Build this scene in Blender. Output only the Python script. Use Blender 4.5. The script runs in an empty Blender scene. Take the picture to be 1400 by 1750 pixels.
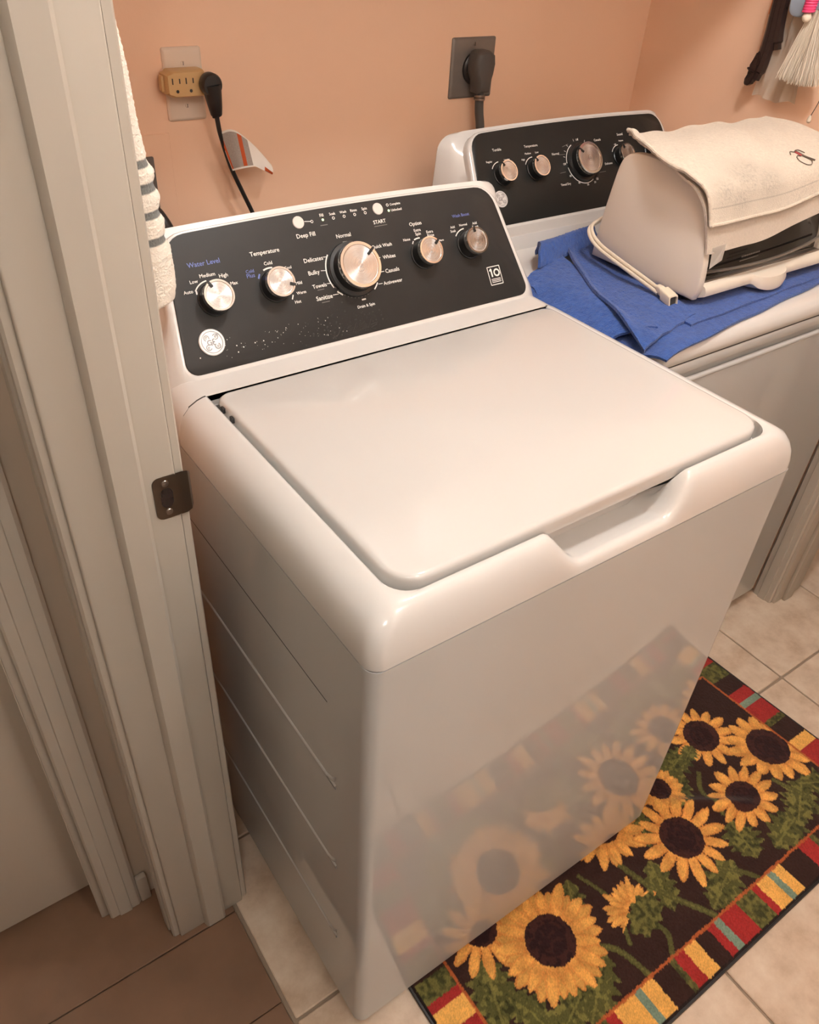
import bpy, bmesh, math, random
import numpy as np
from mathutils import Vector, Matrix, noise as mnoise
random.seed(7); rng = np.random.default_rng(7)
S = bpy.context.scene
C = S.collection
PI = math.pi

# ------------------------------------------------------------------ camera, world, light, exposure
cam_d = bpy.data.cameras.new('camera'); cam = bpy.data.objects.new('camera', cam_d); C.objects.link(cam)
cam.location = (-.2801, -.4084, 1.462)
cam.rotation_euler = tuple(math.radians(a) for a in (51.8006, -3.0922, -34.9886))
cam_d.sensor_fit = 'VERTICAL'; cam_d.sensor_height = 24.0; cam_d.lens = 1353.72 / 1750 * 24.0
cam_d.clip_start = .02
S.camera = cam
w = bpy.data.worlds.new('world'); S.world = w; w.use_nodes = True
w.node_tree.nodes['Background'].inputs[0].default_value = (1, .86, .72, 1)
w.node_tree.nodes['Background'].inputs[1].default_value = .02
LAMP = Vector((.56, .03, 2.30)); LAMP_R = .075; LAMP_STRENGTH = 182.0
FILL = Vector((.12, -.86, 2.30)); FILL_STRENGTH = 36.0  # unseen fill globe, added to lift the walls and machine fronts
HALL_FILL = Vector((-.72, -1.25, 2.33)); HALL_STRENGTH = 66.0  # unseen hall globe, added as frontal fill on jamb and casing
LAMP_COL = (1.0, .985, .965, 1)
S.view_settings.view_transform = 'Standard'; S.view_settings.look = 'None'
S.cycles.diffuse_bounces = 6; S.cycles.max_bounces = 10; S.cycles.caustics_reflective = False; S.cycles.caustics_refractive = False
S.view_settings.exposure = -0.1; S.view_settings.gamma = 1.0; S.view_settings.use_curve_mapping = False

# ------------------------------------------------------------------ materials
def srgb(r, g, b):
    f = lambda c: (c / 255 / 12.92) if c / 255 <= .04045 else ((c / 255 + .055) / 1.055) ** 2.4
    return (f(r), f(g), f(b), 1)
def mat(name, col, rough=.5, metal=0., coat=0., bump=0., bscale=200., var=0., vscale=6., spec=None, **kw):
    m = bpy.data.materials.new(name); m.use_nodes = True
    nt = m.node_tree; b = nt.nodes['Principled BSDF']
    if len(col) == 3: col = (*col, 1)
    b.inputs['Base Color'].default_value = col
    b.inputs['Roughness'].default_value = rough; b.inputs['Metallic'].default_value = metal
    b.inputs['Coat Weight'].default_value = coat; b.inputs['Coat Roughness'].default_value = .06
    if spec is not None: b.inputs['Specular IOR Level'].default_value = spec
    for k, v in kw.items(): b.inputs[k].default_value = v
    if bump or var:
        tc = nt.nodes.new('ShaderNodeTexCoord')
    if var:
        n = nt.nodes.new('ShaderNodeTexNoise'); n.inputs['Scale'].default_value = vscale; n.inputs['Detail'].default_value = 5
        nt.links.new(tc.outputs['Object'], n.inputs['Vector'])
        mx = nt.nodes.new('ShaderNodeMix'); mx.data_type = 'RGBA'
        mx.inputs['A'].default_value = tuple(c * (1 - var) for c in col[:3]) + (1,)
        mx.inputs['B'].default_value = tuple(min(1, c * (1 + var)) for c in col[:3]) + (1,)
        nt.links.new(n.outputs['Fac'], mx.inputs['Factor']); nt.links.new(mx.outputs['Result'], b.inputs['Base Color'])
    if bump:
        n2 = nt.nodes.new('ShaderNodeTexNoise'); n2.inputs['Scale'].default_value = bscale; n2.inputs['Detail'].default_value = 3
        nt.links.new(tc.outputs['Object'], n2.inputs['Vector'])
        bp = nt.nodes.new('ShaderNodeBump'); bp.inputs['Strength'].default_value = bump; bp.inputs['Distance'].default_value = .002
        nt.links.new(n2.outputs['Fac'], bp.inputs['Height']); nt.links.new(bp.outputs['Normal'], b.inputs['Normal'])
    return m
def emit(name, col, st):
    m = bpy.data.materials.new(name); m.use_nodes = True; b = m.node_tree.nodes['Principled BSDF']
    b.inputs['Base Color'].default_value = (*col[:3], 1); b.inputs['Emission Color'].default_value = (*col[:3], 1); b.inputs['Emission Strength'].default_value = st
    return m
def attr_mat(name, rough=.9, bump=.0, bscale=600, sheen=.0):
    m = mat(name, (.5, .5, .5), rough, spec=.15, bump=bump, bscale=bscale); nt = m.node_tree
    a = nt.nodes.new('ShaderNodeVertexColor'); a.layer_name = 'Col'
    nt.links.new(a.outputs['Color'], nt.nodes['Principled BSDF'].inputs['Base Color'])
    nt.nodes['Principled BSDF'].inputs['Sheen Weight'].default_value = sheen
    return m
def brushed(name, col):
    m = mat(name, col, .24, 1.0); nt = m.node_tree; b = nt.nodes['Principled BSDF']
    b.inputs['Anisotropic'].default_value = .85
    t = nt.nodes.new('ShaderNodeTangent'); t.direction_type = 'RADIAL'; t.axis = 'Z'
    nt.links.new(t.outputs['Tangent'], b.inputs['Tangent'])
    tc = nt.nodes.new('ShaderNodeTexCoord'); sx = nt.nodes.new('ShaderNodeVectorMath'); sx.operation = 'LENGTH'
    nt.links.new(tc.outputs['Object'], sx.inputs[0])
    n = nt.nodes.new('ShaderNodeTexNoise'); n.noise_dimensions = '1D'; n.inputs['Scale'].default_value = 2500
    nt.links.new(sx.outputs['Value'], n.inputs['W'])
    mr = nt.nodes.new('ShaderNodeMapRange'); mr.inputs['To Min'].default_value = .25; mr.inputs['To Max'].default_value = .30
    nt.links.new(n.outputs['Fac'], mr.inputs['Value']); nt.links.new(mr.outputs['Result'], b.inputs['Roughness'])
    return m
def tile_mat():
    m = mat('beige_tile', (.62, .51, .40), .42, bump=.25, bscale=60); nt = m.node_tree; b = nt.nodes['Principled BSDF']
    tc = nt.nodes.new('ShaderNodeTexCoord'); oi = nt.nodes.new('ShaderNodeObjectInfo')
    ad = nt.nodes.new('ShaderNodeVectorMath'); ad.operation = 'ADD'
    mu = nt.nodes.new('ShaderNodeVectorMath'); mu.operation = 'SCALE'; mu.inputs['Scale'].default_value = 9.0
    nt.links.new(oi.outputs['Location'], mu.inputs[0])
    nt.links.new(tc.outputs['Object'], ad.inputs[0]); nt.links.new(mu.outputs[0], ad.inputs[1])
    n = nt.nodes.new('ShaderNodeTexNoise'); n.inputs['Scale'].default_value = 13; n.inputs['Detail'].default_value = 8; n.inputs['Roughness'].default_value = .65
    nt.links.new(ad.outputs[0], n.inputs['Vector'])
    cr = nt.nodes.new('ShaderNodeValToRGB')
    e = cr.color_ramp.elements; e[0].position = .3; e[0].color = (.47, .35, .25, 1); e[1].position = .72; e[1].color = (.72, .62, .50, 1)
    x = e.new(.5); x.color = (.62, .50, .385, 1)
    nt.links.new(n.outputs['Fac'], cr.inputs['Fac']); nt.links.new(cr.outputs['Color'], b.inputs['Base Color'])
    return m
M = {}
M['white'] = mat('white_enamel', (.50, .51, .505), .035, spec=.45)
M['plastic'] = mat('white_plastic', (.62, .61, .59), .16, coat=.2)
M['lid'] = mat('white_lid', (.565, .555, .535), .10, coat=.2)
M['panel'] = mat('charcoal_panel', (.028, .027, .026), .36, var=.12, vscale=30, spec=.22)
M['dpanel'] = mat('black_panel', (.018, .018, .017), .36, spec=.22)
M['knob'] = mat('black_knob', (.012, .012, .012), .32)
M['steel'] = brushed('brushed_steel', (.58, .575, .57))
M['chrome'] = mat('bright_rim', (.78, .75, .71), .16, 1.0)
M['ink'] = mat('white_ink', (.80, .78, .74), .5)
M['inkdim'] = mat('grey_ink', (.16, .15, .14), .5)
M['inkblue'] = mat('blue_ink', (.13, .17, .46), .5)
M['groove'] = mat('groove_shade', (.22, .21, .20), .5)
M['dark'] = mat('dark_gap', (.03, .027, .025), .6)
M['button'] = mat('grey_button', (.62, .58, .54), .4)
M['ledgreen'] = emit('green_led', (.75, 1.0, .55), 1.0)
M['badge'] = mat('silver_badge', (.86, .86, .86), .34, .3)
M['badgeink'] = mat('badge_grey', (.30, .30, .31), .4, .4)
M['peach'] = mat('peach_paint', (.86, .585, .415), .62, bump=.12, bscale=90, var=.025, vscale=3)
M['ceil'] = mat('ceiling_paint', (.88, .87, .84), .8)
M['trim'] = mat('cream_trim', (.45, .41, .35), .36, bump=.06, bscale=60)
M['hallwall'] = mat('hall_paint', (.50, .44, .36), .7, bump=.1, bscale=80)
M['door'] = mat('door_paint', (.58, .52, .44), .4, bump=.12, bscale=50)
M['tile'] = tile_mat()
M['grout'] = mat('grout', (.30, .235, .175), .9, bump=.4, bscale=300)
M['plank'] = mat('brown_plank', (.20, .115, .07), .45, var=.35, vscale=9, bump=.12, bscale=60)
M['strike'] = mat('bronze_strike', (.16, .125, .10), .30, 1.0)
M['screw'] = mat('screw_steel', (.30, .26, .23), .3, 1.0)
M['plate'] = mat('cream_plate', (.70, .585, .48), .35)
M['tap'] = mat('tan_tap', (.56, .37, .17), .42)
M['black'] = mat('black_rubber', (.014, .013, .013), .42)
M['plug'] = mat('grey_plug', (.085, .080, .076), .55)
M['metalplate'] = mat('dull_metal_plate', (.22, .20, .185), .45, .4, var=.2, vscale=25)
M['tagwhite'] = mat('tag_paper', (.80, .76, .70), .6)
M['taggrey'] = mat('tag_print_grey', (.33, .29, .26), .5, var=.45, vscale=900)
M['tagorange'] = mat('tag_print_orange', (.50, .085, .02), .5)
M['oven'] = mat('oven_enamel', (.70, .635, .55), .36)
M['ovenlow'] = mat('oven_ledge', (.72, .66, .57), .35)
M['glass'] = mat('dark_oven_glass', (.018, .015, .013), .08, coat=.6)
M['ovengrey'] = mat('oven_grey_metal', (.24, .21, .18), .35, .6)
M['cord'] = mat('beige_cord', (.68, .60, .48), .45)
M['hang'] = mat('brown_vinyl', (.022, .013, .012), .22, var=.3, vscale=60)
M['bristle'] = mat('white_bristle', (.78, .70, .58), .6)
M['bluegrey'] = mat('blue_grey_cloth', (.30, .37, .46), .8)
M['pink'] = mat('pink_rubber', (.80, .07, .22), .5)
M['orangeplastic'] = mat('orange_plastic', (.72, .22, .05), .4)
M['greybox'] = mat('grey_box', (.12, .10, .09), .5)
M['bag'] = mat('clear_plastic', (.62, .64, .58), .18)
def _bag():
    nt = M['bag'].node_tree; o_ = nt.nodes['Material Output']; b = nt.nodes['Principled BSDF']
    tr = nt.nodes.new('ShaderNodeBsdfTransparent'); mx = nt.nodes.new('ShaderNodeMixShader'); mx.inputs[0].default_value = .24
    nt.links.new(tr.outputs[0], mx.inputs[1]); nt.links.new(b.outputs[0], mx.inputs[2]); nt.links.new(mx.outputs[0], o_.inputs['Surface'])
_bag()
M['foot'] = mat('rubber_foot', (.04, .04, .04), .6)
M['bulb'] = emit('lamp_glass', LAMP_COL, LAMP_STRENGTH)
M['fillbulb'] = emit('fill_glow', LAMP_COL, FILL_STRENGTH)
M['hallfill'] = emit('hall_fill_glow', LAMP_COL, HALL_STRENGTH)
M['rug'] = attr_mat('rug_pile', .95, .6, 900, .15)
M['bluetowel'] = mat('blue_terry', (.036, .092, .315), .95, bump=1.0, bscale=380, var=.42, vscale=90, spec=.1, **{'Sheen Weight': .25})
M['cream'] = attr_mat('cream_towel', .95, .8, 650, .2)
M['stripetowel'] = attr_mat('striped_towel', .95, 1.0, 500, .2)
M['thread'] = mat('dark_thread', (.10, .07, .05), .8)
M['threadred'] = mat('red_thread', (.35, .05, .05), .8)

# ------------------------------------------------------------------ mesh helpers
def tag(o, label=None, cat=None, group=None, kind=None):
    if label: o['label'] = label
    if cat: o['category'] = cat
    if group: o['group'] = group
    if kind: o['kind'] = kind
    return o
def obj(name, bm, m, parent=None, smooth=True, angle=35, matrix=None):
    me = bpy.data.meshes.new(name)
    bmesh.ops.recalc_face_normals(bm, faces=bm.faces)
    bm.to_mesh(me); bm.free()
    return link(name, me, m, parent, smooth, angle, matrix)
def link(name, me, m, parent=None, smooth=True, angle=35, matrix=None):
    if m is not None: me.materials.append(M[m] if isinstance(m, str) else m)
    if smooth:
        me.polygons.foreach_set('use_smooth', [True] * len(me.polygons))
        if angle < 179: me.set_sharp_from_angle(angle=math.radians(angle))
    o = bpy.data.objects.new(name, me); C.objects.link(o)
    if parent: o.parent = parent
    if matrix is not None: o.matrix_local = matrix
    return o
def empty(name, loc, label, cat, group=None, rz=0):
    o = bpy.data.objects.new(name, None); C.objects.link(o); o.location = loc; o.rotation_euler.z = rz
    o.empty_display_size = .05
    return tag(o, label, cat, group)
def struct(o, label): return tag(o, label, None, None, 'structure')
def box(bm, a, b, bev=0, seg=2):
    r = bmesh.ops.create_cube(bm, size=1)
    vs = r['verts']
    for v in vs:
        v.co = Vector(((a[i] + b[i]) / 2 + v.co[i] * (b[i] - a[i]) for i in range(3)))
    if bev:
        es = list({e for v in vs for e in v.link_edges})
        bmesh.ops.bevel(bm, geom=es, offset=bev, segments=seg, profile=.5, affect='EDGES')
    return vs
def boxo(name, a, b, m, parent=None, bev=0, seg=2, matrix=None, angle=35):
    bm = bmesh.new(); box(bm, a, b, bev, seg); return obj(name, bm, m, parent, bool(bev), angle, matrix)
def loops(bm, rings, cap0=False, cap1=False, closed=True):
    vr = [[bm.verts.new(p) for p in r] for r in rings]
    for a, b in zip(vr, vr[1:]):
        n = len(a)
        for i in range(n if closed else n - 1):
            j = (i + 1) % n
            bm.faces.new((a[i], a[j], b[j], b[i]))
    if cap0: bm.faces.new(vr[0])
    if cap1: bm.faces.new(vr[-1])
    return vr
def lathe(bm, prof, n=32, mtx=None):
    rings = []
    for r, z in prof:
        rings.append([Vector((r * math.cos(2 * PI * i / n), r * math.sin(2 * PI * i / n), z)) for i in range(n)])
    if mtx is not None: rings = [[mtx @ p for p in r] for r in rings]
    loops(bm, rings, prof[0][0] > 1e-5, prof[-1][0] > 1e-5)
def spline(pts, n=8):
    pts = [Vector(p) for p in pts]; out = []
    P = [pts[0] * 2 - pts[1]] + pts + [pts[-1] * 2 - pts[-2]]
    for i in range(1, len(P) - 2):
        for k in range(n):
            t = k / n; a, b, c, d = P[i - 1:i + 3]
            out.append(.5 * ((2 * b) + (c - a) * t + (2 * a - 5 * b + 4 * c - d) * t * t + (3 * b - a - 3 * c + d) * t ** 3))
    out.append(pts[-1]); return out
def tube(bm, pts, r, n=10, sm=True, cap=True):
    pts = spline(pts) if sm else [Vector(p) for p in pts]
    rings = []; up = Vector((0, 0, 1)); prev = None
    for i, p in enumerate(pts):
        d = (pts[min(i + 1, len(pts) - 1)] - pts[max(i - 1, 0)]).normalized()
        if prev is None:
            x = d.cross(up)
            if x.length < .1: x = d.cross(Vector((1, 0, 0)))
        else: x = prev - d * prev.dot(d)
        x.normalize(); prev = x; y = d.cross(x)
        rr = r(i / (len(pts) - 1)) if callable(r) else r
        rings.append([p + x * rr * math.cos(2 * PI * k / n) + y * rr * math.sin(2 * PI * k / n) for k in range(n)])
    loops(bm, rings, cap, cap)
def rrect(x0, x1, y0, y1, r, nc=6, nx=1, ny=1):
    """rounded rectangle; r single or (front-left, front-right, back-right, back-left); returns list of (x, y)"""
    if not isinstance(r, (tuple, list)): r = (r,) * 4
    out = []
    cs = [(x0 + r[0], y0 + r[0], PI, r[0]), (x1 - r[1], y0 + r[1], 1.5 * PI, r[1]), (x1 - r[2], y1 - r[2], 0, r[2]), (x0 + r[3], y1 - r[3], .5 * PI, r[3])]
    for i, (cx, cy, a0, rr) in enumerate(cs):
        for k in range(nc + 1):
            a = a0 + .5 * PI * k / nc
            out.append((cx + rr * math.cos(a), cy + rr * math.sin(a)))
        n = nx if i % 2 == 0 else ny
        q = cs[(i + 1) % 4]; a = q[2]
        e = (q[0] + q[3] * math.cos(a), q[1] + q[3] * math.sin(a)); s = out[-1]
        for k in range(1, n): out.append((s[0] + (e[0] - s[0]) * k / n, s[1] + (e[1] - s[1]) * k / n))
    return out
def prism(bm, poly, z0, z1, axes='xyz'):
    f = {'xyz': lambda u, v, w: (u, v, w), 'xzy': lambda u, v, w: (u, w, v), 'yzx': lambda u, v, w: (w, u, v)}[axes]
    loops(bm, [[f(u, v, z0) for u, v in poly], [f(u, v, z1) for u, v in poly]], True, True)
def frame(o, x, y, z):
    x, y, z = Vector(x).normalized(), Vector(y).normalized(), Vector(z).normalized()
    return Matrix(((x.x, y.x, z.x, o[0]), (x.y, y.y, z.y, o[1]), (x.z, y.z, z.z, o[2]), (0, 0, 0, 1)))
def path_pt(P_, s):
    L_ = [0.]
    for a, b in zip(P_, P_[1:]): L_.append(L_[-1] + (b - a).length)
    q = s * L_[-1]
    for i in range(len(P_) - 1):
        if q <= L_[i + 1] + 1e-9: return P_[i].lerp(P_[i + 1], (q - L_[i]) / (L_[i + 1] - L_[i]))
    return P_[-1]
sm = lambda t: (lambda q: q * q * (3 - 2 * q))(max(0., min(1., t)))

# ------------------------------------------------------------------ text
def text_polys(s):
    cu = bpy.data.curves.new('txt', 'FONT'); cu.body = s; cu.size = 1; cu.resolution_u = 2; cu.align_x = 'LEFT'
    o = bpy.data.objects.new('txt', cu); me = bpy.data.meshes.new_from_object(o)
    co = [v.co.copy() for v in me.vertices]; fs = [tuple(p.vertices) for p in me.polygons]
    bpy.data.objects.remove(o); bpy.data.curves.remove(cu); bpy.data.meshes.remove(me)
    return co, fs
def add_text(bm, s, x, y, width, z=.0, rot=0., squash=1.0, bold=0.):
    co, fs = text_polys(s)
    if not co: return
    x0 = min(c.x for c in co); x1 = max(c.x for c in co); k = width / (x1 - x0)
    yc = .36
    copies = [(0, 0)] if not bold else [(0, 0), (bold, 0), (-bold, 0), (0, bold), (0, -bold)]
    for i, (ox, oy) in enumerate(copies):
        vs = []
        for c in co:
            u = (c.x - (x0 + x1) / 2) * k + ox; v = (c.y - yc) * k * squash + oy
            vs.append(bm.verts.new((x + u * math.cos(rot) - v * math.sin(rot), y + u * math.sin(rot) + v * math.cos(rot), z + i * .00002)))
        for f in fs:
            try: bm.faces.new([vs[i] for i in f])
            except ValueError: pass
def quad(bm, pts, z=0.): bm.faces.new([bm.verts.new((p[0], p[1], z)) for p in pts])
def seg(bm, a, b, wd, z=0.):
    d = Vector((b[0] - a[0], b[1] - a[1])).normalized(); n = Vector((-d.y, d.x)) * wd / 2
    quad(bm, [(a[0] + n.x, a[1] + n.y), (a[0] - n.x, a[1] - n.y), (b[0] - n.x, b[1] - n.y), (b[0] + n.x, b[1] + n.y)], z)
def arc(bm, c, r, a0, a1, wd, z=0., n=24):
    pts = [(c[0] + r * math.cos(math.radians(a0 + (a1 - a0) * i / n)), c[1] + r * math.sin(math.radians(a0 + (a1 - a0) * i / n))) for i in range(n + 1)]
    for a, b in zip(pts, pts[1:]): seg(bm, a, b, wd, z)
def disc(bm, c, r, z=0., n=14): bm.faces.new([bm.verts.new((c[0] + r * math.cos(2 * PI * i / n), c[1] + r * math.sin(2 * PI * i / n), z)) for i in range(n)])

# ------------------------------------------------------------------ the setting
WB, WL, WR, WF, ZC = 1.077, -.064, 1.47, -1.15, 2.44
HX = -.18                    # hall face of the left wall
JY = .292                    # visible jamb plane
def slabs(name, boxes, m, label):
    bm = bmesh.new()
    for a, b in boxes: box(bm, a, b)
    return struct(obj(name, bm, m, None, False), label)
wall_back = slabs('wall_back', [((HX, WB, 0), (WR + .1, WB + .1, ZC))], 'peach', 'peach painted back wall behind the washer and dryer')
slabs('wall_left', [((HX, JY + .018, 0), (WL, WB, ZC)), ((HX, -1.5, 0), (WL, -.52, ZC)), ((HX, -.52, 2.05), (WL, JY + .018, ZC))], 'peach', 'left wall with the doorway, peach on the room side')
slabs('wall_right', [((WR, .252, 0), (WR + .11, WB, ZC)), ((WR, WF, 0), (WR + .11, -.56, ZC)), ((WR, -.56, 2.05), (WR + .11, .252, ZC))], 'peach', 'peach painted right wall beside the dryer')
slabs('wall_front', [((WL, WF - .1, 0), (2.6, WF, ZC))], 'ceil', 'white wall behind the camera')
slabs('wall_side_room', [((2.5, WF, 0), (2.6, 1.2, ZC)), ((WR + .11, 1.1, 0), (2.5, 1.2, ZC))], 'hallwall', 'far walls of the next room beyond the right doorway')
slabs('ceiling', [((-1.5, -1.6, ZC), (2.6, 1.3, ZC + .1))], 'ceil', 'white ceiling above the laundry room')
slabs('wall_hall', [((-.285, .40, 0), (HX, .52, ZC)), ((-1.5, .40, 0), (-1.06, .52, ZC)), ((-1.06, .40, 2.05), (-.285, .52, ZC)), ((-1.06, .515, 0), (-.285, .56, 2.05))], 'hallwall', 'beige hall wall around the hall door')
slabs('wall_hall_far', [((-1.5, -1.6, 0), (-1.4, .52, ZC)), ((-1.5, -1.6, 0), (HX, -1.5, ZC))], 'hallwall', 'beige hall walls behind the camera')

floor = slabs('floor', [((-.083, WF, -.05), (2.6, WB, -.004))], 'grout', 'beige ceramic tile floor of the laundry room')
P = .3395
xs = [-.08] + [.241 + P * i for i in range(7)]; ys = [.0655 + P * i for i in range(-4, 4)]
ys = [WF] + [y for y in ys if WF < y < WB] + [WB]; xs = [x for x in xs if x < 2.55] + [2.55]
cache = {}
for x0, x1 in zip(xs, xs[1:]):
    for y0, y1 in zip(ys, ys[1:]):
        key = (round(x1 - x0, 3), round(y1 - y0, 3)); g = .0028
        loc = ((x0 + x1) / 2, (y0 + y1) / 2, 0)
        if key in cache:
            o = cache[key].copy(); C.objects.link(o)
        else:
            hx, hy = (x1 - x0) / 2 - g, (y1 - y0) / 2 - g
            bm = bmesh.new()
            loops(bm, [[(x, y, -.01) for x, y in rrect(-hx, hx, -hy, hy, .003, 2)], [(x, y, -.0015) for x, y in rrect(-hx, hx, -hy, hy, .003, 2)], [(x, y, 0) for x, y in rrect(-hx + .0018, hx - .0018, -hy + .0018, hy - .0018, .002, 2)]], False, True)
            o = obj('tile', bm, 'tile', floor); cache[key] = o
        o.parent = floor; o.location = loc
hall = slabs('hall_floor', [((-1.5, -1.6, -.05), (-.083, .52, -.006))], 'grout', 'dark brown plank floor of the hall')
for i in range(10):
    y1 = .2815 + .178 - .178 * i; y0 = y1 - .178
    if i == 0: y0, y1 = .2825, .515
    xb = [-1.5, -.95 + (i % 3) * .12, -.084]
    for xa, xc in zip(xb, xb[1:]):
        boxo('plank', (xa + .0006, y0 + .0006, -.02), (xc - .0006, y1 - .0006, -.001), 'plank', hall, .001, 1)

# door frame of the laundry doorway (far jamb in view)
jamb = bpy.data.objects.new('trim_1', None); C.objects.link(jamb); jamb.location = (-.12, JY, 0)
struct(jamb, 'cream painted door jamb with stop, left of the washer')
inv = Matrix.Translation((.12, -JY, 0))
def jb(name, a, b, m='trim', bev=.0025, seg=3):
    a = (a[0] + .12, a[1] - JY, a[2]); b = (b[0] + .12, b[1] - JY, b[2])
    return boxo(name, a, b, m, jamb, bev, seg)
jb('jamb_board', (HX - .002, JY, 0), (WL - .001, JY + .018, 2.05))
bm = bmesh.new()
prism(bm, [(-.139 + .12, -.0006), (-.137 + .12, -.0075), (-.133 + .12, -.011), (-.106 + .12, -.011), (-.102 + .12, -.008), (-.101 + .12, -.0006)], .0, 2.05)
obj('door_stop', bm, 'trim', jamb)
jb('jamb_board', (HX - .002, -.538, 0), (WL - .001, -.52, 2.05)); jb('head_board', (HX - .002, -.52, 2.032), (WL - .001, JY, 2.05))
def casing(name, label, pts_fn, poly, z1=2.1):
    bm = bmesh.new(); prism(bm, [pts_fn(u, v) for u, v in poly], 0, z1)
    return struct(obj(name, bm, 'trim', None, False), label)
# casing section: u across the face (0 = edge at the opening), v = thickness
CAS = [(0, 0), (0, .0095), (.003, .0125), (.015, .0125), (.0165, .0155), (.036, .0160), (.0375, .0130), (.050, .0130), (.055, .0090), (.055, 0)]
casing('trim_2', 'hall-side casing of the laundry doorway, seen edge on', lambda u, v: (HX - .0005 - v, JY + .006 + u), CAS)
casing('trim_3', 'room-side casing edge of the laundry doorway beside the hanging towel', lambda u, v: (WL + .0005 + v * .8, JY + .006 + u), CAS)
casing('trim_4', 'fluted casing of the hall door at the left edge', lambda u, v: (-.272 + u, .3995 - v * .95), CAS)
bm = bmesh.new()
box(bm, (-.284, .398, 0), (-.270, .4625, 2.05), .002); box(bm, (-1.071, .40, 0), (-1.06, .47, 2.05), .002)
struct(obj('trim_5', bm, 'trim'), 'inner jamb edge of the hall door')
# right doorway casing
casing('trim_6', 'fluted door casing on the right wall beside the dryer', lambda u, v: (WR - .0005 - v, .240 + u), CAS)
bm = bmesh.new(); box(bm, (WR - .004, .232, 0), (WR + .114, .252, 2.05), .003, 2); box(bm, (WR + .03, .222, 0), (WR + .065, .233, 2.05), .003, 2)
struct(obj('trim_7', bm, 'trim'), 'jamb of the right doorway past the dryer')
struct(boxo('baseboard_hall', (-.217, .387, 0), (HX - .018, .3995, .075), 'trim', None, .003), 'short piece of baseboard in the hall corner')
# hall door
d = bpy.data.objects.new('door_1', None); C.objects.link(d); d.location = (-.67, .48, 0)
struct(d, 'cream painted flat hall door at the left edge')
boxo('door_slab', (-.385, -.017, .012), (.393, .018, 2.03), 'door', d, .002)
bm = bmesh.new(); lathe(bm, [(.03, 0), (.03, .006), (.012, .010), (.012, .035), (.026, .045), (.028, .06), (.018, .07), (.0, .072)], 24, frame((-.32, -.017, .95), (1, 0, 0), (0, 0, 1), (0, -1, 0)))
obj('door_knob', bm, 'strike', d)

# strike plate on the jamb
def strike():
    h0, h1 = .899, .954
    fx = lambda x: x + .12
    bm = bmesh.new(); r = .006
    outer = rrect(fx(-.0925), fx(-.0655), h0, h1, (.008, .002, .002, .008), 5, 3, 6)
    inner = rrect(fx(-.0855), fx(-.0715), h0 + .0145, h1 - .0145, .0068, 5, 3, 6)
    t = .0014
    loops(bm, [[(x, -t, z) for x, z in outer], [(x, -t, z) for x, z in inner], [(x, .010, z) for x, z in inner]], False, True)
    loops(bm, [[(x, 0, z) for x, z in outer], [(x, -t, z) for x, z in outer]])
    # lip that wraps round the jamb edge
    prof = [(-.0655, -t), (-.058, -t), (-.052, -.0002), (-.0485, .004), (-.047, .010)]
    rings = []
    for i, (x, y) in enumerate(prof):
        k = (0, 0, .002, .006, .011)[i]
        rings.append([(fx(x), y, z) for z in np.linspace(h0 + k, h1 - k, 8)])
    loops(bm, rings, closed=False)
    rings2 = [[(p[0] - .0004, p[1] + .0013, p[2]) for p in r_] for r_ in rings]; loops(bm, rings2, closed=False)
    s = tag(obj('strike_plate', bm, 'strike', jamb), 'dark bronze strike plate with latch hole')
    for z in (h0 + .0085, h1 - .0085):
        bm = bmesh.new(); m = frame((fx(-.0785), -t, z), (1, 0, 0), (0, 0, 1), (0, -1, 0))
        lathe(bm, [(.0042, 0), (.0036, .0011), (.0, .0014)], 16, m)
        obj('screw', bm, 'screw', s)
    bm = bmesh.new(); m = frame((fx(-.0785), .004, (h0 + h1) / 2), (1, 0, 0), (0, 0, 1), (0, -1, 0))
    prism(bm, rrect(fx(-.0853), fx(-.0717), h0 + .0147, h1 - .0147, .0066, 5), -.0009, -.0004, 'xzy')
    obj('latch_shade', bm, 'hang', s, False)  # dark sheet stands in for the shade inside the latch hole
strike()
# painted-over access panel on the back wall
boxo('access_panel', (.12, WB - .0022, .92), (.259, WB + .001, 1.098), 'peach', wall_back, .0008, 1)

# lamp, added fill globes for room and hall, cupboard above (out of the frame, where the light and the shadow on the right wall come from)
l = empty('globe_light', (LAMP.x, LAMP.y, LAMP.z), 'bright globe ceiling light above the washer lid', 'lamp')
bm = bmesh.new(); bmesh.ops.create_uvsphere(bm, u_segments=20, v_segments=12, radius=LAMP_R); obj('globe', bm, 'bulb', l)
bm = bmesh.new(); lathe(bm, [(.05, .055), (.075, .08), (.085, .14)], 24); obj('ceiling_base', bm, 'chrome', l)
l = empty('globe_light', FILL, 'dimmer globe ceiling light near the front of the laundry room', 'lamp')
bm = bmesh.new(); bmesh.ops.create_uvsphere(bm, u_segments=20, v_segments=12, radius=.10); obj('globe', bm, 'fillbulb', l)
bm = bmesh.new(); lathe(bm, [(.06, .08), (.08, .10), (.09, .14)], 24); obj('ceiling_base', bm, 'chrome', l)
l = empty('hall_fill', HALL_FILL, 'dim globe ceiling light in the hall', 'lamp')
bm = bmesh.new(); bmesh.ops.create_uvsphere(bm, u_segments=20, v_segments=12, radius=.09); obj('globe', bm, 'hallfill', l)
bm = bmesh.new(); lathe(bm, [(.06, .07), (.08, .09), (.09, .11)], 24); obj('ceiling_base', bm, 'chrome', l)
SHZ, SHY = 1.584, .60
cb = empty('wall_cabinet', ((WL + WR) / 2, WB, SHZ), 'long cream wall cabinet above the washer and dryer', 'cabinet')
hw = (WR - WL) / 2 - .002
boxo('body', (-hw, SHY - WB + .02, 0), (hw, -.001, .72), 'trim', cb, .002)
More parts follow.
